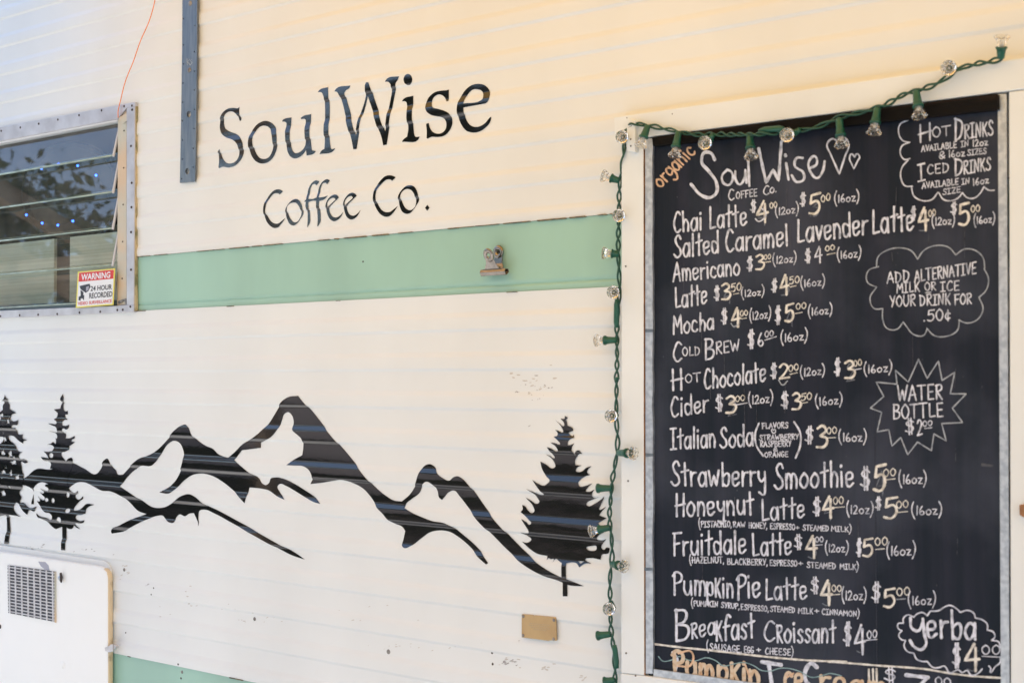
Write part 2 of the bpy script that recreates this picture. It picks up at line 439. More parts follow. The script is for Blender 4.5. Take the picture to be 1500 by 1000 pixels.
# ------------------------------------------------------------------ vinyl decals laid over the ribs
ALLQ = qsamples(-60, 1060)
def tess(vs, es):
    """triangulate closed loops, keeping what an odd number of loops surround"""
    r = delaunay_2d_cdt(vs, es, [], 0, 1e-7)
    segs = [(vs[a], vs[b]) for a, b in es]
    keep = []
    for f in r[2]:
        c = (r[0][f[0]] + r[0][f[1]] + r[0][f[2]]) / 3
        odd = False
        for a, b in segs:
            if (a.y > c.y) != (b.y > c.y) and c.x < a.x + (c.y - a.y) / (b.y - a.y) * (b.x - a.x): odd = not odd
        if odd: keep.append(f)
    return r[0], keep
def decal(name, loops, off=0.0005, m=None, sub=6, parent=None):
    vs, es = [], []
    for lp in loops:
        pts = spline(lp, True, sub=sub)
        clean = []
        for p in pts:
            if not clean or (p - clean[-1]).length > 0.12: clean.append(p)
        if (clean[0] - clean[-1]).length < 0.12: clean.pop()
        i0 = len(vs)
        for p in clean:
            w_ = at(p.x, p.y, 0.0015); vs.append(Vector((w_.x, w_.z)))
        es += [(i0 + i, i0 + (i + 1) % len(clean)) for i in range(len(clean))]
    r = tess(vs, es)
    bm = bmesh.new()
    bv = [bm.verts.new((p.x, 0, p.y)) for p in r[0]]
    for f in r[1]:
        try: bm.faces.new([bv[i] for i in f])
        except ValueError: pass
    zs = [v.co.z for v in bm.verts]; xs = [v.co.x for v in bm.verts]
    z0, z1, x0, x1 = min(zs), max(zs), min(xs), max(xs)
    for v in [v for v in bm.verts if not v.link_faces]: bm.verts.remove(v)
    for q in ALLQ:
        z = ZQ(q)
        if z0 < z < z1: bmesh.ops.bisect_plane(bm, geom=bm.verts[:] + bm.edges[:] + bm.faces[:], plane_co=(0, 0, z), plane_no=(0, 0, 1))
    x = math.floor(x0 / 0.02) * 0.02
    while x < x1:
        if x > x0: bmesh.ops.bisect_plane(bm, geom=bm.verts[:] + bm.edges[:] + bm.faces[:], plane_co=(x, 0, 0), plane_no=(1, 0, 0))
        x += 0.02
    for v in bm.verts: v.co.y = -(surf(v.co.x, v.co.z) + off)
    bmesh.ops.recalc_face_normals(bm, faces=bm.faces)
    for f in bm.faces:
        if f.normal.y > 0: f.normal_flip()
    o = bm_obj(name, bm, m or M['vinyl'], parent or trailer)
    e = 0.0006; nl = []
    for v in o.data.vertices:
        x, z = v.co.x, v.co.z
        nl.append(Vector((-(surf(x + e, z) - surf(x - e, z)) / (2 * e), -1, -(surf(x, z + e) - surf(x, z - e)) / (2 * e))).normalized())
    o.data.normals_split_custom_set_from_vertices(nl)
    return o

S_ = P('L1', '345,225* 330,238 270,237 215,243 160,275 115,335 97,420 98,500 125,560 175,595 240,615 290,645 325,700 335,760 325,830 290,885 235,912 190,910 145,870 115,800 103,738* 80,775* 88,860 80,965* 95,970* 120,955 200,962 270,945 340,885 380,810 388,730 378,650 345,590 290,552 220,525 165,490 145,430 150,360 180,305 225,280 270,285 310,320 335,390* 350,392* 358,365* 345,330 342,280')
o1 = [P('L1', '650,393 720,415 770,470 793,560 795,660 775,770 725,860 660,905 600,912 540,890 490,830 460,750 450,660 465,570 510,480 570,420'),
      P('L1', '635,450 690,470 725,530 742,620 745,700 725,780 685,840 635,858 590,850 545,800 515,730 502,650 510,570 545,500 590,460')]
u1 = P('L1', '850,400* 860,380 880,368 965,350* 957,480 955,600 960,680 975,745 1010,785 1050,780 1100,745 1130,700 1140,640* 1135,480 1140,380* 1125,368 1085,372* 1075,360* 1100,338 1205,310* 1198,450 1195,560 1205,680 1215,750* 1262,762* 1240,790 1150,815* 1143,745* 1110,795 1060,835 1000,850 950,825 920,770 905,690 900,600 898,500 905,420* 890,405')
l1 = P('L2', '215,295* 235,268 342,233* 345,360 350,480 348,620 345,760 352,900 362,970* 370,985 418,975* 400,1005 225,1048* 245,1010 285,985* 290,900 285,760 292,600 292,450 280,330 265,300 240,292')
W1 = P('L2', '420,285* 440,255 620,215* 600,250 565,270* 545,300 560,380 600,520 640,690 675,825* 690,710 715,600 750,500 785,390 797,320 795,250* 800,200 815,175 840,178* 860,240 900,370 950,520 990,660 1032,770* 1045,680 1060,560 1095,400 1115,260 1110,200* 1085,172 1040,168* 1070,130 1215,103* 1195,150 1170,185* 1160,270 1130,420 1100,580 1075,760 1048,932* 1005,940* 985,840 940,720 905,600 860,460 820,340* 800,430 775,520 745,610 720,730 700,860 680,985* 640,990* 620,880 580,730 545,580 510,430 470,320 450,290')
i1 = [ell('L3', 155, 142, 52, 67, 14), P('L3', '68,405* 90,375 208,338* 205,450 200,560 205,680 215,800* 230,835 283,835* 265,872 65,898* 90,865 130,835* 145,740 135,620 135,480 125,415* 110,405')]
s1 = P('L3', '640,262* 620,268 550,275 480,290 415,335 372,400 362,470 380,530 430,570 510,590 570,605 600,640 610,700 590,760 540,795 490,798 440,775 410,730 392,668* 362,680* 370,760 368,855* 385,858* 420,840 500,840 580,825 645,765 680,690 680,620 655,560 600,525 520,500 455,480 435,435 445,375 490,330 530,320 575,340 605,385 615,408* 640,400* 640,340')
e1 = [P('L3', '1160,590* 1150,650 1090,725 1010,775 930,785 850,760 795,690 760,600 748,500 765,410 805,320 860,250 930,205 1000,192 1070,205 1120,245 1145,300 1145,370 1120,420 1090,435* 830,482* 835,560 860,640 910,700 970,718 1030,705 1090,665 1135,610'),
      P('L3', '830,435* 1050,392 1068,375* 1068,330 1040,275 990,258 940,260 880,310 845,370')]
decal('lettering', [S_] + o1 + [u1, l1, W1] + i1 + [s1] + e1, sub=5)
cC = P('L4', '335,403* 290,448* 260,432 210,435 160,480 120,550 95,640 92,720 120,780 160,840 210,872 260,875 310,840 370,790* 340,840 300,890 260,930 215,940 150,910 100,850 70,770 60,690 70,600 110,500 160,430 215,385 265,372 310,385')
co_ = [P('L4', '535,515 585,535 620,590 635,660 630,740 590,810 545,870 490,902 440,885 400,820 378,730 385,670 420,600 470,545'),
       P('L4', '490,570 535,570 575,610 605,680 605,740 580,800 540,850 500,855 455,815 420,750 403,680 415,620 450,585')]
ff = P('L4', '870,260* 830,315* 805,295 775,300 745,350 730,430 718,515* 790,515 845,492* 852,400 880,310 930,250 985,225 1025,243* 985,298* 960,278 925,285 895,340 880,420 875,495* 930,490 1010,468* 960,520 880,548* 878,640 890,760 882,860 850,915* 838,915* 845,820 840,700 835,600 840,545* 800,540 722,562* 725,660 735,760 730,860 695,930* 690,925* 697,820 695,700 680,620 685,555* 662,555* 690,520* 695,430 720,340 770,270 820,243 850,248')
ce1 = [P('L4', '1175,495* 1012,655* 1030,720 1070,775 1120,785 1170,760 1222,705* 1190,770 1140,820 1085,840 1030,810 990,740 972,640 985,570 1020,510 1070,465 1115,450 1150,465'), P('L4', '1005,635* 1000,590 1030,530 1075,500 1110,505 1125,525*')]
ce2 = [P('L4', '1435,470* 1270,630* 1285,690 1320,745 1370,760 1420,735 1475,675* 1440,745 1395,795 1335,815 1280,785 1245,710 1230,620 1240,555 1275,490 1325,440 1370,425 1410,440'), P('L4', '1258,610* 1255,570 1285,510 1325,478 1360,475 1380,500*')]
CC = P('L5', '790,97* 738,148* 710,130 660,132 600,175 555,230 520,300 508,380 515,450 545,520 590,580 640,607 700,605 760,565 820,515* 780,580 740,630 700,665 640,675 570,640 515,570 480,490 470,400 480,320 515,220 580,130 640,80 700,68 750,78')
Co2 = [P('L5', '1010,215 1070,235 1110,290 1130,360 1128,440 1090,510 1050,570 1000,620 950,632 890,605 855,540 838,460 835,390 860,330 910,265 960,225'),
       P('L5', '970,270 1020,280 1060,320 1085,390 1090,460 1070,530 1030,570 990,580 935,550 895,480 868,400 880,340 920,290')]
dot_ = P('L5', '1255,500* 1285,545* 1252,588* 1220,545*')
decal('lettering', [cC] + co_ + [ff] + ce1 + ce2 + [CC] + Co2 + [dot_], sub=5)
MOUNT = P('X', '-30,690* 0,700 20,702 36.8,699.6* 53.7,686.4 73.6,687.3 101,676.6 122.7,685.8 140,694 147,686 152.8,674 158,671.3 161,676 164,683.6 168.8,688.4 171.7,694.5 179.2,694.8* 192.8,680.4 204,671.6 216.8,666.8 229.6,658.8 244,644.4 256.8,630 266.4,623 272,621.5 276,624.4 282.4,638 292,646.8 301.6,653 311,657 319.2,665 327,668.5 333.5,670* '
          '343.4,661.8 354,651 374,639.3 392,622 404.6,602.4 413.6,588 424.4,581 438,579.4* 446,589.8 458.6,604 474.8,625 491,644.7 505.5,661 522.5,682 536,699 551.4,715 565,726 577,732.8 588,734* 599,724.6 609,708.4 614.3,692.3 621,682 628.7,679.5 635.5,683 640.6,692.3 650,700 659.3,703.3 664.4,699 670.4,697 678,700.5 686,709 696,722 710,742 728,765 748,786 768,806 788,824 808,837 826,846 855,858* '
          '831,856 820,851 800,844 780,834 762,822 744,806 724,786 700,762 686,744 672,726 664,718 656.8,720.3 650,728 646.6,731.7* 643,729 639.8,717.8 633,708.4 625.3,705 619.4,709.3 614.3,721 602.4,730.5 594,738 593,743.6* 605.8,751 621,757.7 634.7,762.8 650,765.4 663.6,772 677,782.4 691,794 704.4,808 716,824* 713,826* 701,815.5 687.4,800 670.4,785.8 656.8,778 643,776.4 629.6,779 616,788.3 602.4,798.5 593,802 588.8,798.5 590.5,789 593,777.3* 588.8,771.3 577,766 568.4,760.3 561.6,751.8 553,743.3 543,728 531,715 517.4,707.6 500.4,702.5 486.8,703.9 475,706 454,708.6* '
          '457.7,699.6 455,689.7 446,682.5 433.4,681.3 420.8,680.7* 428,674.4 442.4,666.3* 443.8,654.6 442.4,642 437,636.6 429,628.5 429.8,616.8 427,607.8 421.7,603.3 416.3,606 412.7,615 408,627.6 399,639.3 382,647.8* 382,655.5* 354,659* 343.4,673* 352.4,680.7 366.8,692.4 379.4,700.5 384,707.7 389.3,710 394,706.8 396.5,700.5 402.8,699 415.4,701 431.6,708.6 446,717.6 460.4,727.5 470.3,737.4* 460.4,734.7 446,727.5 431.6,718.5 419,711.3 410,708.3 406.4,711.3 410,721 418,731.5* 404.6,725.7 393,717.6 381.2,715 365,713.5* 359.6,736.5* 343.4,720 324,704.4 309.6,696.4 293.6,693.2 282.4,694.8 269.6,702.8 258.4,714 248.8,722 234.4,720.7* '
          '245.6,714 256.8,702.8 264.8,686.8 268.8,669.2 267,656.4 261.6,647.6 254.4,645.2 245.6,650 237.6,661.2 229.6,675.6 221.6,682 208.8,681.7 196,688.4 184.8,699.6 176,711.6* 192.8,722.8 207,732.4 224.8,743 239.2,742.8 255,734 266.4,726 277.6,723.3 285.6,726.8 297,736.6 320,748 350,764 380,780 410,797 430,808 446,819* 430,814 406,802 370,782 340,766 314,752 298,746 292,747 289.6,756 291,770* 287,760 283,751* 276,752 270,755.6 262,753 257,758 254,765 248,764.4 241,759 238,755 230,755 216,760 198,769 180,778 163,781* 162,777 176,769 196,759 214,752.4* 202,748 190,736 176,725 162,719 150,718 136.5,711 124.8,706 114.4,706 106.6,711 100,716 80,712 60,706 52,712 49,738* 45,738* 47,715 35,710 15,712 0,708 -30,705*')
decal('mountain_decal', [MOUNT], sub=5)
TREE_R = P('M8', '517,62* 550,82* 528,105* 540,130 545,165* 600,195 605,215 575,230 552,240* 580,265 600,275* 612,257* 622,292* 585,305 560,340 560,370* 590,365 628,350* 605,390 600,420* 615,450 622,480* 638,440 670,422 708,458* 670,462 640,495 622,540 630,578* 692,580* 640,610 632,640 655,650 700,640 740,605 795,588* 755,630 748,655 783,680* 740,690 690,725 668,770 690,800 735,795 818,765* 770,810 750,850 780,855 840,830* 810,880 815,915 880,912* 800,940 745,975') + \
         P('M9', '650,118 665,130 720,110 820,40* 775,130 765,160 830,135* 780,190 765,215* 800,230 832,240* 790,265 760,285* 800,330 820,370* 770,400 750,430 790,445 845,430* 800,470 785,510 810,530 830,510 862,515* 850,560 790,575 780,620* 680,605 640,615 695,655* 640,655 595,688* 560,650 500,645 472,652* 476,955* 433,955* 432,650* 400,630 370,612 348,645* 350,612 325,615 305,605 290,625* 292,585* 200,565 150,535 60,455* 110,465 145,430 130,415 45,370* 100,380 130,375 125,345* 60,245* 110,275 140,300 155,285 130,255 45,185* 65,160 60,120* 85,130 110,165 150,195 172,180 165,140 90,50* 150,85 195,110 218,95 205,60 160,10') + \
         P('M8', '120,825* 200,860 270,890 298,885 270,850 185,730* 250,770 310,790 350,765 368,745 320,690 275,610 260,540* 320,570 390,612 415,595 405,545 370,500 315,465* 360,480 410,505 385,460 340,388* 390,405 455,430 440,390 375,338* 430,348 480,358 455,320 405,278* 440,270 440,240 415,207* 450,220 498,235 490,195 420,105* 460,140 510,168 505,130 470,90* 500,95 515,95*')
decal('tree_decal', [TREE_R, P('M9', '650,510 690,495* 740,497 738,530 700,540 660,528'), P('M9', '575,634* 628,634* 600,654*')], off=0.0009, sub=4)
TREE_B = P('M1', '782,55* 790,110 785,150 772,200 775,245* 800,270 825,262* 825,305* 795,310 800,350* 830,368* 790,372 770,400* 775,440* 815,445 858,430* 850,470 820,492* 790,475 768,490 775,525 800,545 800,600* 850,595 910,568* 912,590 870,625 875,640* 915,640* 880,670 845,690* 845,735* 800,760* 765,770 770,810 800,850* 820,880* 840,850 885,830* 900,850 890,905*') + \
         P('M2', '800,60 770,120 770,200 800,285* 850,320 890,295* 885,325 850,345 880,395 900,390 930,355* 935,380 900,410 860,455 840,480 830,510 870,515 920,490 970,445 1060,452* 1000,475 965,510 970,548* 930,565 870,575 865,600 910,635 965,625* 950,655 910,665* 850,665 905,728* 860,710 830,680* 820,715 760,715 748,700* 745,965* 700,962* 700,700* 660,715 630,725 590,700 540,650 480,610 440,595 418,545* 460,580 540,600 590,620 600,590 570,545 530,540 480,500 440,450 415,410* 445,415 425,350* 460,390 495,400 505,375 480,345 445,310* 490,325 465,265* 500,290 550,295 560,270 520,235 600,225* 600,190 570,150 540,100* 580,80 610,60') + \
         P('M1', '610,965* 620,900 600,880 550,870 510,822* 560,832 610,840* 580,790 545,755* 600,760 650,750* 655,700 630,680 570,672* 620,660 645,640* 680,670* 680,610 645,570* 690,600 690,550 600,508* 650,515 695,525 695,460 650,440 600,415* 650,420 700,420 700,390* 660,365* 690,340 705,290* 655,245* 700,240 735,235* 745,190 760,160 748,120 765,80')
decal('tree_decal', [TREE_B, ell('M1', 640, 805, 25, 30), ell('M2', 525, 398, 20, 22), ell('M2', 598, 405, 17, 28), ell('M2', 765, 340, 17, 32), ell('M2', 768, 520, 26, 25), ell('M2', 675, 622, 24, 32)], off=0.0009, sub=4)
half = P('M1', '72,62* 90,105 120,128* 95,135 115,190 115,240* 150,260 198,290* 140,310 130,345 175,390 235,372* 220,435 170,435 150,460 200,470* 205,510 225,550 280,548* 270,590 330,618* 280,640 285,660* 230,630 150,565 105,570 115,620 165,660 200,700 240,755 290,765* 250,790 250,850 300,850 340,892* 300,900 260,880 265,950') + \
       P('M2', '245,60 270,130 265,260* 215,320 240,370 225,430 260,430 300,460 360,490 415,470* 400,525 345,510 320,565* 270,520 240,480 170,430 160,470 190,545 245,590* 150,570 100,565*')
trunk = P('M2', '110,700 115,790 105,895* 55,890* 70,780 75,700 70,570*')
left = [(8.7 - (x - 8.7) * 0.92, y + 1.5, c) for x, y, c in half[::-1]][1:]
TREE_A = half + trunk + left
hA = [blob('M1', *e) for e in ((110, 385, 20, 42), (62, 610, 18, 32), (50, 770, 27, 36), (140, 790, 30, 40), (165, 895, 45, 28), (35, 535, 11, 11), (65, 940, 16, 20), (20, 320, 28, 22), (185, 830, 20, 16))] + \
     [blob('M2', *e) for e in ((60, 25, 16, 20), (35, 85, 30, 22), (120, 100, 18, 38), (205, 150, 28, 42), (25, 190, 28, 36), (108, 248, 16, 26), (35, 325, 30, 36))]
decal('tree_decal', [TREE_A] + hA, off=0.0013, sub=4)

# ------------------------------------------------------------------ jalousie window
def rail(name, pts, o0, o1, m, parent, bevel=0.0008):
    return MB().prism(pts, o0, o1).build(name, m, parent, bevel=bevel)
b = MB()
b.prism([(-190, 222), (197.5, 149.5), (197.5, 156), (185, 158.5), (172, 174.5), (-190, 243)], -0.010, 0.007)
b.prism([(-190, 474.5), (-190, 463), (171, 447.5), (185, 446.5), (196, 447), (195.5, 457)], -0.010, 0.0069)
b.prism([(185.2, 158.6), (197.4, 156.1), (195.9, 446.8), (185.2, 446.4)], -0.010, 0.0066)
window = b.build('louvre_window', M['alu'], trailer, bevel=0.0007)
rail('inner_lip', [(-190, 243.2), (172, 174.6), (172, 177.6), (-190, 246.5)], -0.012, 0.0035, M['signwhite'], window, 0)
rail('side_channel', [(172.4, 175), (185, 159), (185, 446.2), (171.4, 447.2)], -0.012, 0.0030, M['tan'], window)
rail('sill_shade', [(-190, 455), (171, 439.5), (171, 447.3), (-190, 462.8)], -0.02, 0.0012, mat('sill_shadow_blue', (0.12, 0.17, 0.20), 0.4, metal=0.3), window)  # dark blue strip paints the shade below the glass
b = MB()
for x, y in ((2, 192), (30, 187), (57, 181.5), (85, 175.4), (116, 169), (149, 162), (182, 156), (193.5, 155), (193.6, 161), (192, 214), (193, 268), (192.6, 303.6), (192, 340), (192, 395), (191, 449), (1, 463), (29, 461.6), (56, 460.8), (84, 459.8), (116.6, 457.7), (147, 456.5), (172, 454), (180, 453.6)):
    b2 = MB().dome(at(x, y, 0.0068), 0.0021, 0.0016); b2.build('screw', M['rust'], window, True)
b.bm.free()
for x, y in ((181.8, 191.6), (181.4, 246), (180.5, 299.8), (179.8, 354), (179, 408)):
    MB().dome(at(x, y, 0.003), 0.0015, 0.0012).build('screw', M['rust'], window, True)
MB().prism([(172, 441), (184, 437), (185, 446), (183, 446), (182, 440), (173, 445)], 0.003, 0.0055).build('crank_clip', M['screw'], window)
MB().prism([(174, 172), (180, 169), (186, 165), (187, 176), (180, 181), (175, 178)], 0.003, 0.006).build('hinge_tab', M['tan'], window)
# panes: lower edge pushed out, upper edge tucked in
edges = [(250, 183), (257, 227.5), (305, 281), (355, 334), (404, 388), (451, 441.5)]
xl = at(-185, 300).x; xr = at(170, 300).x
for k in range(5):
    zt = at(170, edges[k][1] - 5, 0).z; zb = at(170, edges[k + 1][1], 0.006).z
    th = 0.0052
    bm = bmesh.new()
    yo_b, yo_t = -0.0085, 0.0065
    v = [bm.verts.new(p) for p in ((xl, yo_b, zb), (xr, yo_b, zb), (xr, yo_b + th, zb - 0.0006), (xl, yo_b + th, zb - 0.0006),
                                   (xl, yo_t, zt), (xr, yo_t, zt), (xr, yo_t + th, zt), (xl, yo_t + th, zt))]
    for f, mi in (((0, 3, 2, 1), 1), ((4, 5, 6, 7), 1), ((0, 1, 5, 4), 0), ((1, 2, 6, 5), 2), ((2, 3, 7, 6), 0), ((3, 0, 4, 7), 1)):
        bm.faces.new([v[i] for i in f]).material_index = mi
    bmesh.ops.recalc_face_normals(bm, faces=bm.faces)
    me = bpy.data.meshes.new('louvre_pane'); bm.to_mesh(me); bm.free()
    link('louvre_pane', me, [M['glass'], M['glassedge'], M['glassend']], window)
    # polished lower edge, a bright bead catching the ground light
    MB().tube([(xl, yo_b + 0.0008, zb + 0.0004), (xr, yo_b + 0.0008, zb + 0.0004)], 0.0012, 8).build('pane_edge', M['glassedge'], window, True)
    MB().tube([(xr + 0.002, yo_b + 0.001, zb - 0.002), (xr + 0.002, yo_t, zt)], 0.0022, 6).build('pane_clip', M['glassend'], window)
for xa, xb in ((XL + 0.3, at(80, 300, -0.07).x), (at(103, 300, -0.07).x, at(186, 300, -0.07).x)):
    MB().box((xa, 0.07, WQ1 - 0.05), (xb, 0.076, at(60, 352, -0.07).z)).build('blind', M['screen'], window)
# dark round pan and a loop of blue lights inside the trailer
def disc(name, c, r, d, m, n=48):
    b = MB()
    ring = [[b.bm.verts.new((c.x + rr * math.cos(k * 2 * math.pi / n), c.y + dy, c.z + rr * math.sin(k * 2 * math.pi / n))) for k in range(n)] for rr, dy in ((r * 0.9, 0.012), (r * 0.96, 0), (r, 0.004), (r, d))]
    for a, c2 in zip(ring, ring[1:]):
        for k in range(n): b.bm.faces.new((a[k], a[(k + 1) % n], c2[(k + 1) % n], c2[k]))
    b.bm.faces.new(ring[0]); b.bm.faces.new(ring[-1])
    return b.build(name, m)
dc = at(103, 283, -0.17)
pan = disc('round_pan', Vector((0, 0, 0)), abs(at(100, 208, -0.17).z - dc.z), 0.03, M['darkdisc'])
pan.location = dc; pan.rotation_euler = (R(4), 0, R(34))
tag(pan, 'large dark round pan hanging behind the louvred window glass', 'pan')
fl = thing('fairy_lights', 'loop of tiny blue lights glowing behind the louvred window', 'lights')
LP = [(62, 247), (87, 240), (115, 243), (142, 257), (160, 292), (108, 324), (86, 330), (63, 327), (40, 315)]
lp3 = [at(x, y, -0.045) for x, y in LP]
MB().tube(lp3, 0.0005, 6).build('cable', M['darkdisc'], fl)
for i, p in enumerate(lp3):
    if i == 4: continue
    MB().dome(p + Vector((0, -0.001, 0)), 0.0023, 0.003, 10).build('bulb', M['led'], fl, True)

# ------------------------------------------------------------------ warning sign on the glass
def quad_map(q, u, v):
    (ax, ay), (bx, by), (cx, cy), (dx, dy) = q           # TL TR BR BL, u right, v down
    return ((1 - u) * (1 - v) * ax + u * (1 - v) * bx + u * v * cx + (1 - u) * v * dx, (1 - u) * (1 - v) * ay + u * (1 - v) * by + u * v * cy + (1 - u) * v * dy)
SG = [(114, 398), (168.5, 393), (166, 446.5), (111, 451)]
def sub_quad(q, u0, v0, u1, v1): return [quad_map(q, u0, v0), quad_map(q, u1, v0), quad_map(q, u1, v1), quad_map(q, u0, v1)]
def text_on(body, q, off, m, name, parent, bold=0.0):
    cu = bpy.data.curves.new('t', 'FONT'); cu.body = body; cu.offset = bold; cu.resolution_u = 3
    to = bpy.data.objects.new('t', cu); C.objects.link(to)
    bpy.context.view_layer.update()
    me = bpy.data.meshes.new_from_object(to.evaluated_get(bpy.context.evaluated_depsgraph_get()))
    bpy.data.objects.remove(to)
    xs = [v.co.x for v in me.vertices]; ys = [v.co.y for v in me.vertices]
    x0, x1, y0, y1 = min(xs), max(xs), min(ys), max(ys)
    for v in me.vertices:
        px, py = quad_map(q, (v.co.x - x0) / (x1 - x0), 1 - (v.co.y - y0) / (y1 - y0))
        v.co = at(px, py, off)
    me.materials.clear()
    return link(name, me, m, parent)
OS = 0.0105
sign = thing('warning_sign', 'small red and white WARNING video surveillance sticker with yellow border on the window glass', 'sign')
MB().prism(SG, OS, OS + 0.0006).build('border', M['yellow'], sign)
MB().prism(sub_quad(SG, 0.03, 0.03, 0.97, 0.965), OS + 0.0006, OS + 0.0009).build('face', M['signwhite'], sign)
MB().prism(sub_quad(SG, 0.035, 0.035, 0.965, 0.28), OS + 0.0009, OS + 0.0012).build('header', M['red'], sign)
text_on('WARNING', sub_quad(SG, 0.10, 0.075, 0.88, 0.25), OS + 0.0015, M['signwhite'], 'lettering', sign, 0.025)
text_on('24 HOUR', sub_quad(SG, 0.37, 0.43, 0.94, 0.57), OS + 0.0012, M['navy'], 'lettering', sign, 0.02)
text_on('RECORDED', sub_quad(SG, 0.34, 0.62, 0.96, 0.77), OS + 0.0012, M['navy'], 'lettering', sign, 0.02)
text_on('VIDEO SURVEILLANCE', sub_quad(SG, 0.05, 0.84, 0.95, 0.93), OS + 0.0012, M['red'], 'lettering', sign, 0.015)
def sgp(l): return [quad_map(SG, u, v) for u, v in l]
b = MB()
b.prism(sgp([(0.07, 0.40), (0.33, 0.36), (0.36, 0.44), (0.31, 0.56), (0.24, 0.60), (0.10, 0.49)]), OS + 0.0009, OS + 0.0012)
b.prism(sgp([(0.10, 0.51), (0.18, 0.58), (0.17, 0.75), (0.12, 0.75)]), OS + 0.0009, OS + 0.00118)
b.prism(sgp([(0.06, 0.70), (0.115, 0.67), (0.115, 0.81), (0.06, 0.79)]), OS + 0.0009, OS + 0.00116)
b.prism(sgp([(0.175, 0.66), (0.205, 0.66), (0.205, 0.80), (0.175, 0.78)]), OS + 0.0009, OS + 0.00115)
b.build('camera_icon', M['navy'], sign)
MB().prism(sgp([(0.245, 0.44), (0.32, 0.42), (0.31, 0.53), (0.25, 0.56)]), OS + 0.0012, OS + 0.0014).build('camera_lens', M['grey'], sign)

# ------------------------------------------------------------------ steel strap with holes
def plate(name, outline, holes, off0, off1, m, parent):
    vs, es = [], []
    for lp in [outline] + holes:
        i0 = len(vs)
        for x, y in lp:
            p = at(x, y, off1); vs.append(Vector((p.x, p.z)))
        es += [(i0 + i, i0 + (i + 1) % len(lp)) for i in range(len(lp))]
    r = tess(vs, es)
    bm = bmesh.new(); bv = [bm.verts.new((p.x, -off1, p.y)) for p in r[0]]
    for f in r[1]: bm.faces.new([bv[i] for i in f])
    for v in [v for v in bm.verts if not v.link_faces]: bm.verts.remove(v)
    ext = bmesh.ops.extrude_face_region(bm, geom=bm.faces[:])
    for v in ext['geom']:
        if isinstance(v, bmesh.types.BMVert): v.co.y = -off0
    bmesh.ops.recalc_face_normals(bm, faces=bm.faces)
    return bm_obj(name, bm, m, parent, False)
def circ(cx, cy, rx, ry, n=14): return [(cx + rx * math.cos(k * 2 * math.pi / n), cy + ry * math.sin(k * 2 * math.pi / n)) for k in range(n)]
small = [(268.6, 27.8), (285.5, 38), (268.9, 66), (285, 76), (284.9, 104.5), (268, 122), (284.8, 132), (267.6, 150), (285, 160.5), (267, 177), (284.2, 188.5), (267.4, 205.4), (283.3, 217.5), (267, 233.5), (283, 245), (266, 262), (269, 94)]
strap = plate('metal_strap', [(267.3, -40), (288.8, -40), (288.4, 60), (287.4, 160), (285.6, 266), (263.4, 268), (265.4, 160), (266.8, 60)],
              [circ(276.4, 167.3, 3.0, 4.6), circ(274.3, 251, 3.0, 4.6)] + [circ(x, y, 0.9, 1.3, 8) for x, y in small], 0.0042, 0.0064, M['strap'], trailer)
for x, y in ((278.6, 5.5), (277.2, 103)): MB().dome(at(x, y, 0.0064), 0.0042, 0.0022, 14).build('screw', M['screw'], strap, True)
b = MB()
for pl in ([(274, 86), (274.3, 96)], [(278, 87), (275, 91), (279, 96)], [(281, 87), (278.5, 89), (281.5, 92), (279, 95.5)]):
    b.tube([at(x, y, 0.0064) for x, y in pl], 0.0004, 5)
b.build('stamp_mark', M['galv'], strap)

# ------------------------------------------------------------------ service hatch, lower left
HO = 0.014
hp = [(-160, 783.6), (144, 829.5), (151, 832), (156, 837), (158.0, 846), (158.4, 1090), (-160, 1090)]
hb = MB(); hb.prism(hp, 0.003, HO)
for f in hb.bm.faces:
    if abs(f.normal.y) < 0.5 and f.calc_center_median().x > at(158, 900, HO).x: f.material_index = 1
hb.bm.normal_update()
for f in hb.bm.faces:
    f.material_index = 1 if (abs(f.normal.x) > 0.4 and f.calc_center_median().x > at(150, 900, 0.003).x) else 0
hatch = hb.build('service_hatch', [M['hatch'], M['hatch_edge']], trailer, bevel=0.003)
b = MB(); b.prism([(-160, 774), (150, 820.5), (157, 823.5), (162, 832), (163, 846), (163, 1090), (-160, 1090)], 0.0, 0.0036); b.build('hatch_flange', M['white'], hatch, bevel=0.001)
GV = [(11, 827.5), (78.7, 836.5), (79.5, 910), (12, 897)]
MB().prism(GV, HO, HO + 0.0016).build('vent_back', M['navy'], hatch)
b = MB()
nr, nc = 14, 7
for i in range(nr + 1):
    v = 0.035 + 0.93 * i / nr
    b.prism(sub_quad(GV, 0.0, max(0, v - 0.011), 1.0, min(1, v + 0.011)), HO + 0.0016, HO + 0.0027)
for j in range(nc + 1):
    u = 0.03 + 0.94 * j / nc
    b.prism(sub_quad(GV, max(0, u - 0.015), 0.0, min(1, u + 0.015), 1.0), HO + 0.0016, HO + 0.0025)
b.build('vent_grille', M['ventmetal'], hatch)
MB().prism([(79.6, 836.6), (80.6, 837), (81, 911.5), (79.6, 910)], HO, HO + 0.0022).build('vent_frame', M['tan'], hatch)
MB().prism([(56, 822), (66, 822.5), (71, 828), (72.5, 835), (66, 834), (60, 829)], HO, HO + 0.0004).build('paint_peel', M['grey'], hatch)
MB().dome(at(88, 846, HO), 0.0042, 0.004, 16).build('lock', M['galv'], hatch, True)
MB().prism([(87.3, 839), (88.6, 838), (90.5, 846), (89, 853), (87.3, 850)], HO + 0.003, HO + 0.0052).build('lock_tab', M['rust'], hatch)
MB().dome(at(92, 973, HO), 0.0066, 0.0012, 18).build('bump', M['hatch'], hatch, True)
MB().dome(at(0, 917, HO), 0.004, 0.004, 12).build('knob', M['rust'], hatch, True)
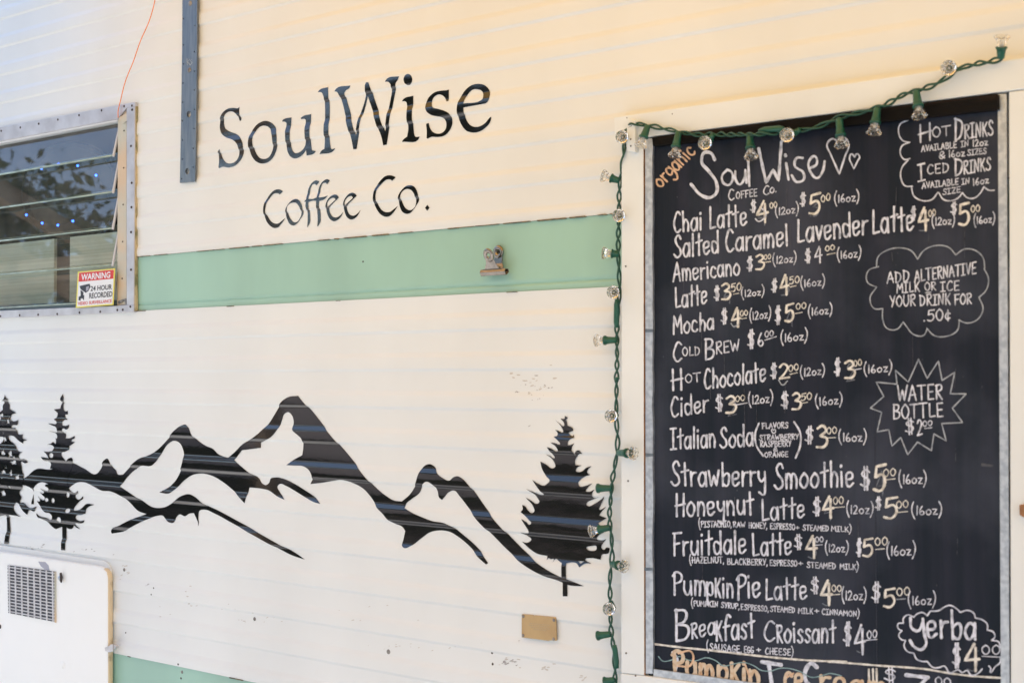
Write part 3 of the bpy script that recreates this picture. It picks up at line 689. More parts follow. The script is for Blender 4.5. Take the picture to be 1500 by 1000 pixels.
b = MB(); b.prism([(153, 948), (160, 945), (166, 944), (170, 947), (166, 951), (160, 955), (154, 953)], HO - 0.004, HO + 0.003); b.prism([(161, 943.5), (165, 943), (165, 953), (161, 954)], HO + 0.003, HO + 0.005)
b.build('hinge_latch', M['ventmetal'], hatch, bevel=0.0006)

# ------------------------------------------------------------------ brass plate
plate_t = thing('data_plate', 'small scratched brass plate riveted low on the white siding', 'plate')
q = [(764, 899), (813.5, 903.6), (814.6, 937.8), (764, 933)]
MB().prism([(764, 899), (769, 899.3), (780, 900.2), (781.5, 901.6), (783, 900.6), (806, 902.8), (813.5, 903.6), (814.6, 937.8), (807, 937.2), (803, 938), (785, 935.4), (764, 933)], 0.002, 0.0046).build('plate', M['brass'], plate_t, bevel=0.0004)
for x, y in ((766.5, 901.8), (811.3, 907.5), (766.3, 929.8), (811, 935.3)):
    MB().dome(at(x, y, 0.0046), 0.0022, 0.0014, 12).build('rivet', M['screw'], plate_t, True)
b = MB()
for k, (v, u0, u1) in enumerate(((0.36, 0.22, 0.82), (0.44, 0.20, 0.80), (0.52, 0.26, 0.84), (0.60, 0.34, 0.74))):
    u = u0
    while u < u1:
        L = random.uniform(0.02, 0.09)
        b.prism(sub_quad(q, u, v - 0.012, min(u + L, u1), v + 0.012), 0.0046, 0.0048); u += L + 0.015
b.build('engraving', M['brass_line'], plate_t)

# ------------------------------------------------------------------ screws, dents and chips in the siding
for x, y, r_ in ((372.5, 906, 0.0030), (568.5, 954, 0.0034), (720, 955.5, 0.0017), (721, 972, 0.0017), (181.5, 834, 0.0030), (226, 860.5, 0.0014), (222.5, 870, 0.0014), (184, 926, 0.0014), (530, 383, 0.0014), (261.5, 972, 0.0018), (265, 984, 0.0026), (263.5, 993, 0.0018), (913, 389.5, 0.0012)):
    p = at(x, y, 0.001); h = surf(p.x, p.z)
    MB().dome(Vector((p.x, -h, p.z)), r_, r_ * 0.45, 12).build('screw', M['screw'] if r_ > 0.0025 else M['rust'], trailer, True)
def chips(name, spec, m):
    b = MB()
    for cx, cy, n, sx, sy, r0, r1 in spec:
        for _ in range(n):
            x, y = random.gauss(cx, sx), random.gauss(cy, sy)
            a, r_ = random.uniform(-0.5, 0.2), random.uniform(r0, r1)
            pts = []
            for k in range(7):
                t = k * 2 * math.pi / 7; rr = r_ * random.uniform(0.5, 1.2)
                dx, dy = rr * 2.1 * math.cos(t), rr * 0.7 * math.sin(t)
                pts.append((x + dx * math.cos(a) - dy * math.sin(a), y + dx * math.sin(a) + dy * math.cos(a)))
            p3 = [at(px, py, 0.0012) for px, py in pts]
            b.bm.faces.new([b.bm.verts.new((p.x, -(surf(p.x, p.z) + 0.0003 + random.uniform(0, 0.00015)), p.z)) for p in p3])
    return b.build(name, m, trailer)
chips('paint_chips', [(757, 573, 3, 1.5, 2, 0.5, 1.1), (785, 550, 2, 2, .4, .6, 1.2), (803, 567, 7, 8, 4, 0.4, 1.0), (775, 571, 7, 10, 5, 0.3, 0.8), (788, 580, 5, 5, 6, .3, .8), (775, 623, 2, .5, 1, .5, .9),
                      (740, 970, 6, 2.5, 1.4, 0.8, 1.6), (749, 970, 8, 4, 2, 0.6, 1.4), (55, 801, 6, 12, 2, .5, 1.2), (130, 806, 9, 18, 3, .4, .9), (215, 856, 4, 4, 1, .4, .9), (761, 938, 2, .6, 1, .5, .9), (590, 285, 2, 60, 40, .3, .5)], M['chip'])
chips('scuff_marks', [(785, 562, 14, 18, 10, 0.8, 2.0), (745, 970, 6, 10, 5, 0.8, 1.8), (800, 980, 8, 6, 4, 0.8, 1.8), (852, 992, 5, 3, 3, 0.8, 1.6), (278, 870, 6, 2, 10, .8, 1.6), (600, 948, 14, 50, 3, 0.5, 1.2), (390, 908, 10, 30, 3, .5, 1.2), (182, 836, 8, 4, 6, .8, 1.6), (540, 905, 6, 30, 12, .5, 1.1), (300, 893, 8, 40, 6, .5, 1.1)], mat('scuff', (0.56, 0.53, 0.48), 0.7))
# dirty caulk line beside the window
b = MB(); b.prism([(197.2, 152), (199, 152), (198.4, 200), (197.9, 300), (198, 380), (198.5, 455), (195.9, 456)], 0.0, 0.0050); b.build('caulk', M['caulk'], trailer)

# ------------------------------------------------------------------ orange wire
wp = spline([(229.5, -30, 0), (227, 0, 0), (219, 30, 0), (205.5, 61, 0), (195.5, 90, 0), (183.5, 120, 0), (176, 150, 0), (173, 163, 0), (173, 173, 0)], False, sub=5)
tag(MB().tube([at(p.x, p.y, 0.010 if p.y > 140 else 0.010 + (140 - p.y) * 0.00004) for p in wp], 0.00085, 6).build('orange_wire', M['orange'], None, True), 'thin orange wire running up the white wall from the window corner', 'wire')

# ------------------------------------------------------------------ bulldog clip
clip = thing('bulldog_clip', 'small shiny bulldog clip hanging on the mint green stripe', 'clip')
def pxl(l, off): return [at(x, y, off) for x, y in l]
b = MB()
# two bent plates that meet at the jaw: front one leans out, back one lies on the wall
def bent(prof, x0, x1, thick):
    """profile: (y, z) list, width from x0(z-index) to x1"""
    n = len(prof)
    A = [b.bm.verts.new((x0[i], prof[i][0], prof[i][1])) for i in range(n)]
    B_ = [b.bm.verts.new((x1[i], prof[i][0], prof[i][1])) for i in range(n)]
    A2 = [b.bm.verts.new((x0[i], prof[i][0] + thick, prof[i][1])) for i in range(n)]
    B2 = [b.bm.verts.new((x1[i], prof[i][0] + thick, prof[i][1])) for i in range(n)]
    for i in range(n - 1):
        b.bm.faces.new((A[i], B_[i], B_[i + 1], A[i + 1])); b.bm.faces.new((A2[i + 1], B2[i + 1], B2[i], A2[i]))
        b.bm.faces.new((A[i + 1], A2[i + 1], A2[i], A[i])); b.bm.faces.new((B_[i], B2[i], B2[i + 1], B_[i + 1]))
    b.bm.faces.new((A[0], A2[0], B2[0], B_[0])); b.bm.faces.new((A[-1], B_[-1], B2[-1], A2[-1]))
cx = at(724, 400, 0.01).x; zj = at(724, 403.5, 0.01).z
def Wd(ws): return [cx - w_ for w_ in ws], [cx + w_ for w_ in ws]
x0, x1 = Wd([.021, .021, .021, .012, .0075, .0065])
bent([(-0.012, zj), (-0.0145, zj + 0.004), (-0.013, zj + 0.008), (-0.015, zj + 0.0085), (-0.0175, zj + 0.016), (-0.021, zj + 0.022)], x0, x1, 0.0009)
bent([(-0.0105, zj), (-0.006, zj + 0.004), (-0.0075, zj + 0.008), (-0.0055, zj + 0.0085), (-0.003, zj + 0.016), (-0.0022, zj + 0.026)], x0, x1, 0.0009)
b.build('jaw', M['nickel'], clip, bevel=0.0003)
for yy, zz, tilt in ((-0.0215, zj + 0.0255, -0.35), (-0.0024, zj + 0.0310, 0.0)):
    b = MB(); n = 24
    rings = []
    for rr, dy in ((0.0024, 0), (0.0050, -0.0013), (0.0080, -0.0007), (0.0086, 0.0003), (0.0050, 0.0004), (0.0024, 0.0007)):
        ring = []
        for k in range(n):
            t = k * 2 * math.pi / n
            ring.append(b.bm.verts.new((cx + rr * math.cos(t), yy + dy + tilt * rr * math.sin(t), zz + rr * math.sin(t))))
        rings.append(ring)
    for a, c2 in zip(rings, rings[1:] + rings[:1]):
        for k in range(n): b.bm.faces.new((a[k], a[(k + 1) % n], c2[(k + 1) % n], c2[k]))
    b.build('finger_ring', M['nickel'], clip, True)
MB().tube([(cx - 0.009, -0.0105, zj + 0.0095), (cx + 0.009, -0.0105, zj + 0.0095)], 0.0026, 10).build('spring', M['nickel'], clip, True)
MB().dome(Vector((cx, 0.001, zj + 0.031)), 0.0016, 0.006, 10).build('nail', M['rust'], clip, True)

# ------------------------------------------------------------------ white wooden frame round the menu board
FO = 0.0195
frame = thing('board_surround', 'white painted wooden surround of flat boards nailed around the black chalkboard menu', 'surround')
def vp_y(x, q): return 554 + (q - 554) * (x + 1760) / 1760.0
QT0, QT1 = 300.5, 328.6                       # upper board, top and bottom line (rows at x = 0 on the wall plane)
def tb(xx, a): return xx, a
topb = [(899.5, 171.5), (1640, 64.0), (1640, 113.0), (943.5, 201.6), (900.6, 207.5)]
MB().prism(topb, 0.0005, FO).build('board', M['trim'], frame, bevel=0.0012)
lb = MB(); lb.prism([(910.4, 206.6), (942.6, 202.4), (943.0, 600), (943.8, 988.5), (909.8, 985)], 0.0005, FO - 0.001)
lb.bm.normal_update()
for f in lb.bm.faces:
    f.material_index = 1 if abs(f.normal.x) > 0.5 and f.calc_center_median().x > at(930, 600, FO).x else 0
lb.build('board', [M['trim'], M['raw_wood']], frame, bevel=0.0008)
MB().prism([(1477.5, 134.8), (1640, 114.2), (1640, 1100), (1480.8, 1100), (1479.5, 700)], 0.0005, FO - 0.0008).build('board', M['trim'], frame, bevel=0.0012)
MB().prism([(909.0, 985.8), (945, 989.4), (1480, 1062), (1480, 1120), (909, 1040)], 0.0005, FO - 0.0004).build('board', M['trim'], frame, bevel=0.0012)
MB().prism([(917.6, 174.5), (930.0, 176.5), (930.6, 223.5), (918.6, 221)], FO, FO + 0.006).build('batten', M['trim'], frame, bevel=0.0008)
MB().prism([(1492.5, 739), (1530, 737), (1530, 752), (1500, 758), (1493, 754)], FO, FO + 0.006).build('latch', M['raw_wood'], frame, bevel=0.001)
for x, y in ((918.5, 173), (923.8, 204), (924, 214), (931, 989), (917, 956), (1171, 138.5), (985, 167), (916.5, 390), (920, 704)):
    MB().dome(at(x, y, FO + (0.006 if 200 < y < 220 else -0.0004)), 0.0011, 0.0006, 10).build('nail', M['rust'] if y > 160 else M['trim'], frame, True)

# ------------------------------------------------------------------ chalkboard menu
BO = 0.0135
menu = thing('menu_board', 'black chalkboard drinks menu hand lettered in white and cream chalk with metal edging', 'menu board')
MB().prism([(950, 200), (1468, 138), (1476, 1078), (950, 1003)], 0.0012, BO).build('panel', M['board'], menu)
MB().prism([(954.5, 201.5), (1461.5, 137.8), (1461.8, 160.5), (956, 214.5)], BO, BO + 0.008).build('top_rail', M['blackwood'], menu, bevel=0.001)
def wavy(xa, xb, y0, y1, amp, n=26):
    L, Rr = [], []
    for i in range(n + 1):
        y = y0 + (y1 - y0) * i / n
        L.append((xa(y), y)); Rr.append((xb(y) + amp * (random.random() - 0.5) + (0.7 * amp if i % 9 == 0 else 0), y))
    return L + Rr[::-1]
MB().prism(wavy(lambda y: 945.0 + (y - 200) * 0.0012, lambda y: 955.4 + (y - 200) * 0.0012, 203, 986, 1.5), BO, BO + 0.0036).build('metal_strip', M['galv'], menu)
MB().prism(wavy(lambda y: 1461.6 + (y - 140) * 0.0052, lambda y: 1474.2 + (y - 140) * 0.0052, 138, 1080, 0.4), BO, BO + 0.0032).build('metal_strip', M['galv'], menu)
MB().prism([(957.4, 979.3), (1470, 1050.0), (1470, 1064), (957, 991.5)], BO, BO + 0.0030).build('metal_strip', M['galv'], menu)
MB().prism([(1280.3, 590), (1281.2, 590), (1285.6, 1027), (1284.4, 1027)], BO, BO + 0.00025).build('panel_crack', M['navy'], menu)
for x, y, m_ in ((950, 484, 'strap'), (950.5, 666, 'strap'), (949, 833, 'strap')):
    MB().prism([(x - 5, y - 2.5), (x + 6, y - 2), (x + 6.5, y + 2), (x - 4.5, y + 2.5)], BO + 0.0034, BO + 0.0042).build('strip_joint', M[m_], menu)

GLY = {}
def G(c, w_, s): GLY[c] = (w_, [(st[0] == '/', [tuple(map(float, p.split())) for p in st.lstrip('/').split(',')]) for st in s.split(';')])
for row in '''a|.5|.42 .48,.25 .6,.06 .42,.06 .14,.2 0,.37 .15,.42 .48;/.43 .6,.46 0
b|.5|/.08 1,.1 0;.1 .1,.3 0,.45 .25,.35 .55,.12 .42
c|.44|.4 .48,.24 .6,.06 .38,.12 .06,.3 0,.42 .1
d|.52|.42 .15,.22 0,.05 .25,.15 .55,.42 .42;/.42 1,.45 0
e|.48|.07 .28,.38 .36,.32 .58,.14 .56,.06 .28,.2 0,.44 .14
f|.42|.42 .9,.28 1,.17 .82,.16 0;/0 .52,.36 .56
g|.48|.4 .5,.22 .6,.05 .4,.15 .1,.38 .2;.42 .6,.42 -.2,.22 -.38,.04 -.25
h|.5|/.08 1,.1 0;.1 .32,.28 .58,.4 .45,.42 0
i|.2|/.08 .6,.1 0;/.07 .8,.08 .85
k|.48|/.08 1,.1 0;/.42 .62,.1 .28;/.18 .34,.44 0
l|.2|/.08 1,.1 0
m|.7|/.06 .6,.08 0;.08 .35,.22 .6,.32 .45,.33 0;.33 .35,.48 .6,.6 .45,.63 0
n|.5|/.06 .6,.08 0;.08 .35,.26 .6,.39 .45,.42 0
o|.5|.25 .6,.06 .4,.08 .12,.25 0,.43 .18,.42 .45,.25 .6
p|.48|/.06 .6,.08 -.35;.08 .42,.28 .6,.43 .35,.3 .05,.1 .12
r|.38|/.06 .6,.08 0;.08 .35,.2 .55,.36 .57
s|.4|.36 .5,.22 .6,.08 .46,.3 .25,.34 .1,.2 0,.04 .1
t|.4|/.2 .98,.22 0;/0 .58,.4 .66
u|.5|.06 .6,.08 .15,.22 0,.4 .2,.42 .6;/.42 .6,.46 0
v|.44|/.03 .6,.22 0,.4 .6
w|.64|/.02 .6,.16 0,.32 .42,.46 0,.6 .62
y|.48|.06 .6,.1 .3,.22 .2,.4 .35;.42 .6,.42 0,.3 -.36,.08 -.25
z|.46|/.03 .6,.4 .6,.05 0,.42 .02
A|.58|/.03 0,.28 1,.55 0;/.1 .35,.5 .38
B|.54|/.08 1,.1 0;.04 .98,.4 .9,.36 .6,.12 .52;.12 .52,.48 .4,.42 .05,.1 0
C|.5|.46 .85,.32 1,.1 .72,.07 .25,.25 0,.48 .12
D|.56|/.08 1,.1 0;.02 .98,.42 .8,.49 .4,.3 .05,.1 0
E|.5|/.45 1,.08 .98,.1 0,.47 .02;/.1 .5,.4 .52
F|.5|/.5 1,.02 .98;/.1 .98,.12 0;/.1 .5,.4 .54
G|.52|.46 .85,.3 1,.08 .65,.1 .2,.28 0,.46 .15,.46 .42;/.28 .42,.5 .42
H|.58|/.08 1,.1 0;/.48 1,.5 0;/.0 .46,.56 .54
I|.42|/.2 1,.2 0;/.02 .98,.4 1;/.02 0,.4 .02
K|.52|/.08 1,.1 0;/.48 1,.1 .42;/.2 .52,.5 -.02
L|.48|/.08 1,.1 .02,.46 .07
M|.66|/.04 0,.08 1,.32 .35,.56 1,.62 0
N|.56|/.06 0,.08 1,.46 0,.5 1
O|.56|.28 1,.06 .7,.08 .25,.28 0,.5 .28,.48 .75,.28 1
P|.52|/.1 .96,.12 0;0 .82,.2 1,.46 .92,.46 .62,.12 .48
R|.52|/.08 1,.1 0;.02 .94,.38 .98,.44 .72,.1 .5;/.14 .5,.49 -.02
S|.52|.48 .82,.34 1,.14 .85,.22 .58,.44 .35,.42 .08,.22 0,.02 .15
T|.56|/.27 1,.28 0;/.0 .98,.56 1
U|.54|.06 1,.08 .25,.26 0,.46 .25,.48 1
V|.5|/.03 1,.25 0,.48 1
W|.72|/.02 1,.2 0,.36 .7,.52 0,.7 1
Y|.5|/.03 1,.24 .5;/.48 1,.2 0
Z|.5|/.04 1,.46 1,.04 0,.48 .02
0|.52|.26 1,.06 .7,.08 .25,.26 0,.46 .28,.44 .75,.26 1
1|.2|/.1 1,.11 0
2|.5|.05 .8,.22 1,.4 .8,.3 .42,.04 0;/.04 0,.46 .04
3|.5|.06 .9,.28 1,.42 .8,.2 .55;.2 .55,.46 .4,.36 .05,.04 .06
4|.52|/.32 1,.03 .32,.5 .38;/.37 .85,.39 -.12
5|.5|/.48 1,.12 .96,.09 .56;.09 .56,.36 .62,.46 .3,.28 0,.04 .08
6|.48|.3 1,.1 .55,.08 .15,.25 0,.42 .2,.28 .45,.1 .3
7|.5|/.04 .98,.48 1,.2 0
$|.48|.42 .78,.26 .92,.08 .72,.4 .35,.26 .08,.03 .2;/.19 1.08,.2 -.1;/.31 1.08,.32 -.1
(|.28|.2 1.5,.05 .95,.07 .2,.26 -.42
)|.28|.03 1.5,.22 .95,.2 .2,.0 -.42
.|.16|/.06 .02,.07 .06
,|.16|/.1 .08,.04 -.22
+|.44|/.2 .72,.21 .1;/.0 .4,.42 .42
&|.5|.46 0,.1 .75,.25 1,.38 .78,.05 .3,.18 0,.46 .35
c2|.42|.36 .6,.2 .72,.06 .45,.14 .12,.36 .2;/.2 .95,.24 -.05
!|.2|/.1 1,.1 .3;/.1 .06,.1 .02
 |.3|/0 -9,0 -9'''.split('\n'):
    c_, w_, s_ = row.split('|'); G(c_, float(w_), s_)
GLY['¢'] = GLY.pop('c2')

class Ink:
    """flat chalk strokes on the board, each a hair above the one before"""
    cnt = 0
    def __init__(s): s.bm = bmesh.new(); s.n = 0; s.mi = 0; s.low = False
    def stroke(s, pts, wpx, poly=False, closed=False, wvar=0.12):
        pts = [tuple(p[:2]) for p in pts]
        if not poly and len(pts) > 2: pts = [(p.x, p.y) for p in spline([(x, y, False) for x, y in pts], closed, sub=6)] + ([pts[0]] if closed else [])
        elif closed: pts = pts + [pts[0]]
        # resample finely so that the width can breathe
        out = [pts[0]]
        for a, b2 in zip(pts, pts[1:]):
            L = math.hypot(b2[0] - a[0], b2[1] - a[1]); k = max(1, int(L / 2.2))
            for q in range(1, k + 1): out.append((a[0] + (b2[0] - a[0]) * q / k, a[1] + (b2[1] - a[1]) * q / k))
        pts = [out[0]]
        for p in out[1:]:
            if math.hypot(p[0] - pts[-1][0], p[1] - pts[-1][1]) > 0.05: pts.append(p)
        if len(pts) < 2: pts.append((pts[0][0] + 0.3, pts[0][1] + 0.1))
        Ink.cnt += 1; s.n += 1
        base = BO + (0.00008 if s.low else 0.0004) + 0.000012 * (Ink.cnt % 24)
        ph = random.uniform(0, 6.3); n = len(pts); ring = []
        for i, (x, y) in enumerate(pts):
            x0, y0 = pts[max(i - 1, 0)]; x1, y1 = pts[min(i + 1, n - 1)]
            dx, dy = x1 - x0, y1 - y0; L = math.hypot(dx, dy) or 1
            nx, ny = -dy / L, dx / L
            ww = wpx / 2 * (1 + wvar * math.sin(ph + i * 0.55) + random.uniform(-0.06, 0.06))
            off = base + 0.000004 * i / n
            ring.append((s.bm.verts.new(at(x + nx * ww, y + ny * ww, off)), s.bm.verts.new(at(x - nx * ww, y - ny * ww, off)), ww, dx / L, dy / L, off))
        for a, b2 in zip(ring, ring[1:]): s.bm.faces.new((a[0], a[1], b2[1], b2[0])).material_index = s.mi
        for e, sg in ((0, -1), (n - 1, 1)):
            v0, v1, ww, dx, dy, off = ring[e]; x, y = pts[e]
            nx, ny = -dy, dx; fan = [v0]
            for k in range(1, 5):
                t = k * math.pi / 5
                fan.append(s.bm.verts.new(at(x + nx * ww * math.cos(t) + sg * dx * ww * math.sin(t), y + ny * ww * math.cos(t) + sg * dy * ww * math.sin(t), off)))
            fan.append(v1)
            s.bm.faces.new(fan).material_index = s.mi
    def build(s, name, m, parent):
        bmesh.ops.recalc_face_normals(s.bm, faces=s.bm.faces)
        for f in s.bm.faces:
            if f.normal.y > 0: f.normal_flip()
        return bm_obj(name, s.bm, m, parent, False)

def write(ink, pan, text, x0, y0, x1, y1, h, wpx=None, rot=False, jit=1.0):
    ox, oy, k = PAN[pan]
    x0, y0, x1, y1, h = ox + x0 / k, oy + y0 / k, ox + x1 / k, oy + y1 / k, h / k
    if wpx is None: wpx = 0.86 + 0.064 * h
    chars = []; small = False
    for ch in text:
        if ch == '^': small = True; continue
        chars.append((ch, small)); small = False
    tot = sum(GLY[c][0] * (0.78 if sm else 1) + 0.09 for c, sm in chars) - 0.09
    L = math.hypot(x1 - x0, y1 - y0); ux, uy = (x1 - x0), (y1 - y0)
    if rot: up = (uy / L * h, -ux / L * h)
    else: up = (0.0, -h)
    cur = 0
    for ch, sm in chars:
        w_, strokes = GLY[ch]; ss = 0.78 if sm else 1.0
        sy = ss * (1 + jit * random.uniform(-0.04, 0.04)); sh = jit * random.uniform(-0.035, 0.035); dy = jit * random.uniform(-0.018, 0.018)
        for poly, pts in strokes:
            if pts[0][1] < -5: continue
            q = []
            for gx, gy in pts:
                gx2, gy2 = gx * ss + sh * gy, gy * sy + dy
                u = (cur + gx2) / tot
                q.append((x0 + ux * u + up[0] * gy2, y0 + uy * u + up[1] * gy2))
            if ch in '.i!' and len(q) == 2 and math.hypot(q[0][0] - q[1][0], q[0][1] - q[1][1]) < 2: ink.stroke(q, wpx * 1.15)
            else: ink.stroke(q, wpx, poly)
        cur += w_ * ss + 0.09

MENU = [
 ('Chai latte', 'w A|Chai|203,742,384,724,130;w A|Latte|428,722,670,694,135;w A|$|690,612,730,605,66;c A|4|728,672,805,660,122;c A|00|815,590,862,580,36;w A|(12oz)|850,632,1000,615,46;w A|$|1005,572,1047,562,76;c A|5|1062,628,1138,612,120;c A|00|1142,550,1200,535,44;w B|(16oz)|88,590,235,575,45'),
 ('lavender', 'w A|Salted|205,905,492,868,138;w A|Caramel|535,868,935,822,140;w X|Lavender|1167,356,1271,342.5,34;w B|Latte|308,772,555,745,142;w B|$|533,690,568,680,70;c B|4|578,742,640,736,122;c B|00|640,670,683,662,38;w B|(12oz)|660,722,795,712,45;w B|$|768,655,808,648,62;c B|5|815,722,882,712,120;c B|00|888,645,942,638,40;w B|(16oz)|905,715,1030,700,42'),
 ('americano', 'w C|Americano|190,135,600,95,115;w A|$|668,982,710,976,78;c A|3|722,980,782,972,95;c A|00|778,915,822,908,32;c A|_|782,932,820,926,5;w A|(12oz)|835,942,985,926,45;w A|$|1037,932,1080,926,76;w A|4|1098,928,1148,918,92;c A|00|1168,862,1230,850,34;c A|_|1180,882,1232,872,5;w B|(16oz)|105,918,245,904,45'),
 ('latte', 'w C|Latte|203,298,398,268,125;w C|$|440,245,478,238,76;c C|3|485,248,545,240,98;c C|50|545,198,608,186,46;c C|_|560,212,592,206,5;w C|(12oz)|608,230,748,214,40;w C|$|788,196,828,188,70;c C|4|842,208,898,198,105;c C|50|900,150,962,140,42;c C|_|905,168,942,160,5;w C|(16oz)|970,170,1118,156,44'),
 ('mocha', 'w C|Mocha|192,458,440,424,112;w C|$|483,390,525,382,80;c C|4|545,405,602,396,104;c C|00|600,348,648,340,34;c C|_|606,362,640,357,5;w C|(12oz)|658,370,788,354,48;w C|$|812,390,850,384,92;c C|5|872,385,930,374,104;c C|00|940,305,1003,298,36;c C|_|938,330,980,322,5;w C|(16oz)|1015,344,1163,328,46'),
 ('cold brew', 'w C|C|190,625,245,615,115;w C|OLD|248,588,355,582,52;w C|B|380,615,442,605,128;w C|REW|450,578,597,554,70;w C|$|645,540,690,530,98;w C|6|708,530,745,525,80;w C|00|750,475,805,465,36;w C|_|752,492,822,470,5;w C|(16oz)|848,505,1012,488,50'),
 ('hot chocolate', 'w C|H|180,800,252,795,130;w C|OT|265,752,360,742,52;w C|Chocolate|382,790,757,742,122;w C|$|785,722,828,712,82;c C|2|838,728,905,722,86;c C|00|895,685,958,672,38;c C|_|905,700,950,690,5;w C|(12oz)|968,714,1118,698,46;w C|$|1175,702,1215,694,94;c D|3|122,582,178,575,88;c D|00|168,522,208,515,30;w D|_|172,538,205,532,4;w D|(16oz)|218,556,355,545,38'),
 ('cider', 'w C|Cider|178,962,408,926,120;w C|$|450,922,500,914,86;c C|3|510,940,580,930,106;c C|00|570,868,630,858,34;w C|_|578,886,645,874,5;w C|(12oz)|652,884,802,868,50;w C|$|850,905,900,896,90;c C|3|915,920,975,912,102;c C|50|970,862,1038,850,42;c C|_|982,876,1012,870,5;w C|(16oz)|1060,892,1225,878,48'),
 ('italian soda', 'w E|Italian|192,262,493,248,138;w E|Soda|520,252,744,238,138;w E|FLAVORS|800,125,975,120,38;w E|STRAWBERRY|782,202,1045,194,34;w E|RASPBERRY|790,246,995,242,38;w E|&|875,278,905,276,28;w E|ORANGE|818,316,975,312,34;w E|$|1085,218,1145,212,100;c E|3|1160,256,1238,248,142;c E|00|1230,162,1300,155,42;c E|_|1240,186,1290,184,5;w F|(16oz)|130,210,315,208,54'),
 ('smoothie', 'w E|Strawberry|195,505,828,505,158;w X|Smoothie|1134,716.5,1251,711.5,36;w F|$|272,522,345,518,128;c F|5|358,545,442,536,165;c F|00|425,445,510,435,48;c F|_|440,466,505,458,6;w F|(16oz)|530,492,715,488,60'),
 ('honeynut', 'w E|Honeynut|222,708,745,694,155;w E|Latte|795,738,1085,716,142;w E|$|1138,700,1195,692,106;c E|4|1200,708,1278,702,130;c E|00|1275,630,1345,622,48;c E|_|1285,650,1350,645,6;w F|(12oz)|182,690,360,690,56;w F|$|372,662,415,656,72;c F|5|425,724,522,715,132;c F|00|512,655,595,648,48;c F|_|520,682,588,676,6;w F|(16oz)|615,700,818,694,58;w E|(PISTACHIO,|380,780,598,779,40;w E|RAW|608,780,690,781,36;w E|HONEY,|712,785,835,790,38;w E|ESPRESSO|855,792,1020,797,38;w E|+|1026,796,1050,796,28;w E|STEAMED|1072,801,1245,806,36;w X|MILK)|1217.6,777.2,1247,778.8,7.6'),
 ('fruitdale', 'w E|Fruitdale|205,972,697,954,155;w E|Latte|735,972,998,958,145;w G|$|1015,105,1075,100,84;c G|4|1088,148,1168,150,130;w G|00|1155,62,1210,60,36;w G|_|1158,82,1202,78,5;w H|(12oz)|40,128,195,125,52;w H|$|246,150,282,146,104;c H|5|285,158,358,152,116;c H|00|370,85,455,78,52;c H|_|375,110,435,105,6;w H|(16oz)|448,150,642,145,62;w G|(HAZELNUT,|318,200,548,200,40;w G|BLACKBERRY,|568,210,838,214,40;w G|ESPRESSO|852,217,1035,222,38;w G|+|1045,216,1075,217,32;w G|STEAMED|1100,230,1292,240,38;w X|MILK)|1230.3,832.8,1257.6,834,8'),
 ('pumpkin pie', 'w G|Pum|205,408,430,418,155;w G|p^Kin|430,424,612,434,155;w G|Pie|630,446,792,420,165;w G|Latte|820,446,1102,440,142;w G|$|1125,396,1185,394,92;c G|4|1188,462,1268,466,152;c G|00|1265,390,1332,388,42;c G|_|1265,412,1320,408,6;w H|(12oz)|150,445,315,445,58;w H|$|345,452,412,448,112;c H|5|425,495,508,488,125;c H|00|515,420,605,412,52;g H|_|515,442,575,438,6;w H|(16oz)|592,480,775,474,58;w G|(PUMPKIN|330,486,508,492,36;w G|SYRUP,|528,496,650,507,36;w G|ESPRESSO,|660,509,845,523,36;w G|STEAMED|855,522,1020,531,36;w G|MILK|1042,534,1140,539,36;w G|+|1152,532,1182,533,32;w X|CINNAMON)|1204,899,1259,902.5,8'),
 ('croissant', 'w G|B|212,725,318,712,205;w G|^Rea|330,705,490,672,130;w G|^Kfast|492,718,752,696,165;w G|C|810,725,888,712,130;w G|^Roissant|898,728,1292,732,150;w H|$|160,738,215,734,128;w H|4|232,790,308,784,180;w H|00|318,705,385,695,52;w H|_|312,714,385,708,6;w G|(SAUSAGE,|432,776,665,796,44;w G|EGG|680,797,745,800,42;w G|+|765,792,795,793,34;w G|CHEESE)|822,806,1010,816,42'),
]
STY = {'w': 'cw', 'c': 'cc', 'o': 'co', 'g': 'cg', 't': 'ct'}
def run_items(spec, inks):
    for it in spec.split(';'):
        head, text, nums = it.split('|')
        col, pan = head.split(' ')
        v = list(map(float, nums.split(',')))
        ink = inks.setdefault(col, Ink())
        if text == '_':
            ox, oy, k = PAN[pan]
            ink.stroke([(ox + v[0] / k, oy + v[1] / k), (ox + v[2] / k, oy + v[3] / k)], 1.3, True)
        else:
            h = v[4] / PAN[pan][2]
            wv = None
            if col == 'c' and len(text) == 1: wv = 1.1 + 0.085 * h
            write(ink, pan, text, *v[:5], wpx=wv)
    return inks
ORD = 'wcgot'
def entry(spec, extra=()):
    """drink name as a part; each price, cup size and list of ingredients is a sub-part of it"""
    segs = []
    for it in spec.split(';'):
        head, text, nums = it.split('|')
        if text == '$': segs.append(['price', []])
        elif text in ('(12oz)', '(16oz)'): segs.append(['cup_size', []])
        elif text.isupper() and len(text) > 2 and text not in ('OLD', 'REW') or text in ('&', '+'):
            if not segs or segs[-1][0] != 'ingredients': segs.append(['ingredients', []])
        elif not segs: segs.append(['menu_entry', []])
        segs[-1][1].append(it)
    root = None
    for nm_, its in segs:
        ink = Ink()
        for it in its:
            col = it[0]; ink.mi = ORD.index(col)
            run_items(it, {col: ink})
        for st, wpx, col, kind in extra:
            if kind == nm_: ink.mi = ORD.index(col); ink.stroke(st, wpx)
        extra = [e for e in extra if e[3] != nm_]
        o = ink.build(nm_, [M[STY[c]] for c in ORD], menu if root is None else root)
        if root is None: root = o
    return root
def pan_pts(pan, s):
    return [(x, y) for x, y, c in P(pan, s)]
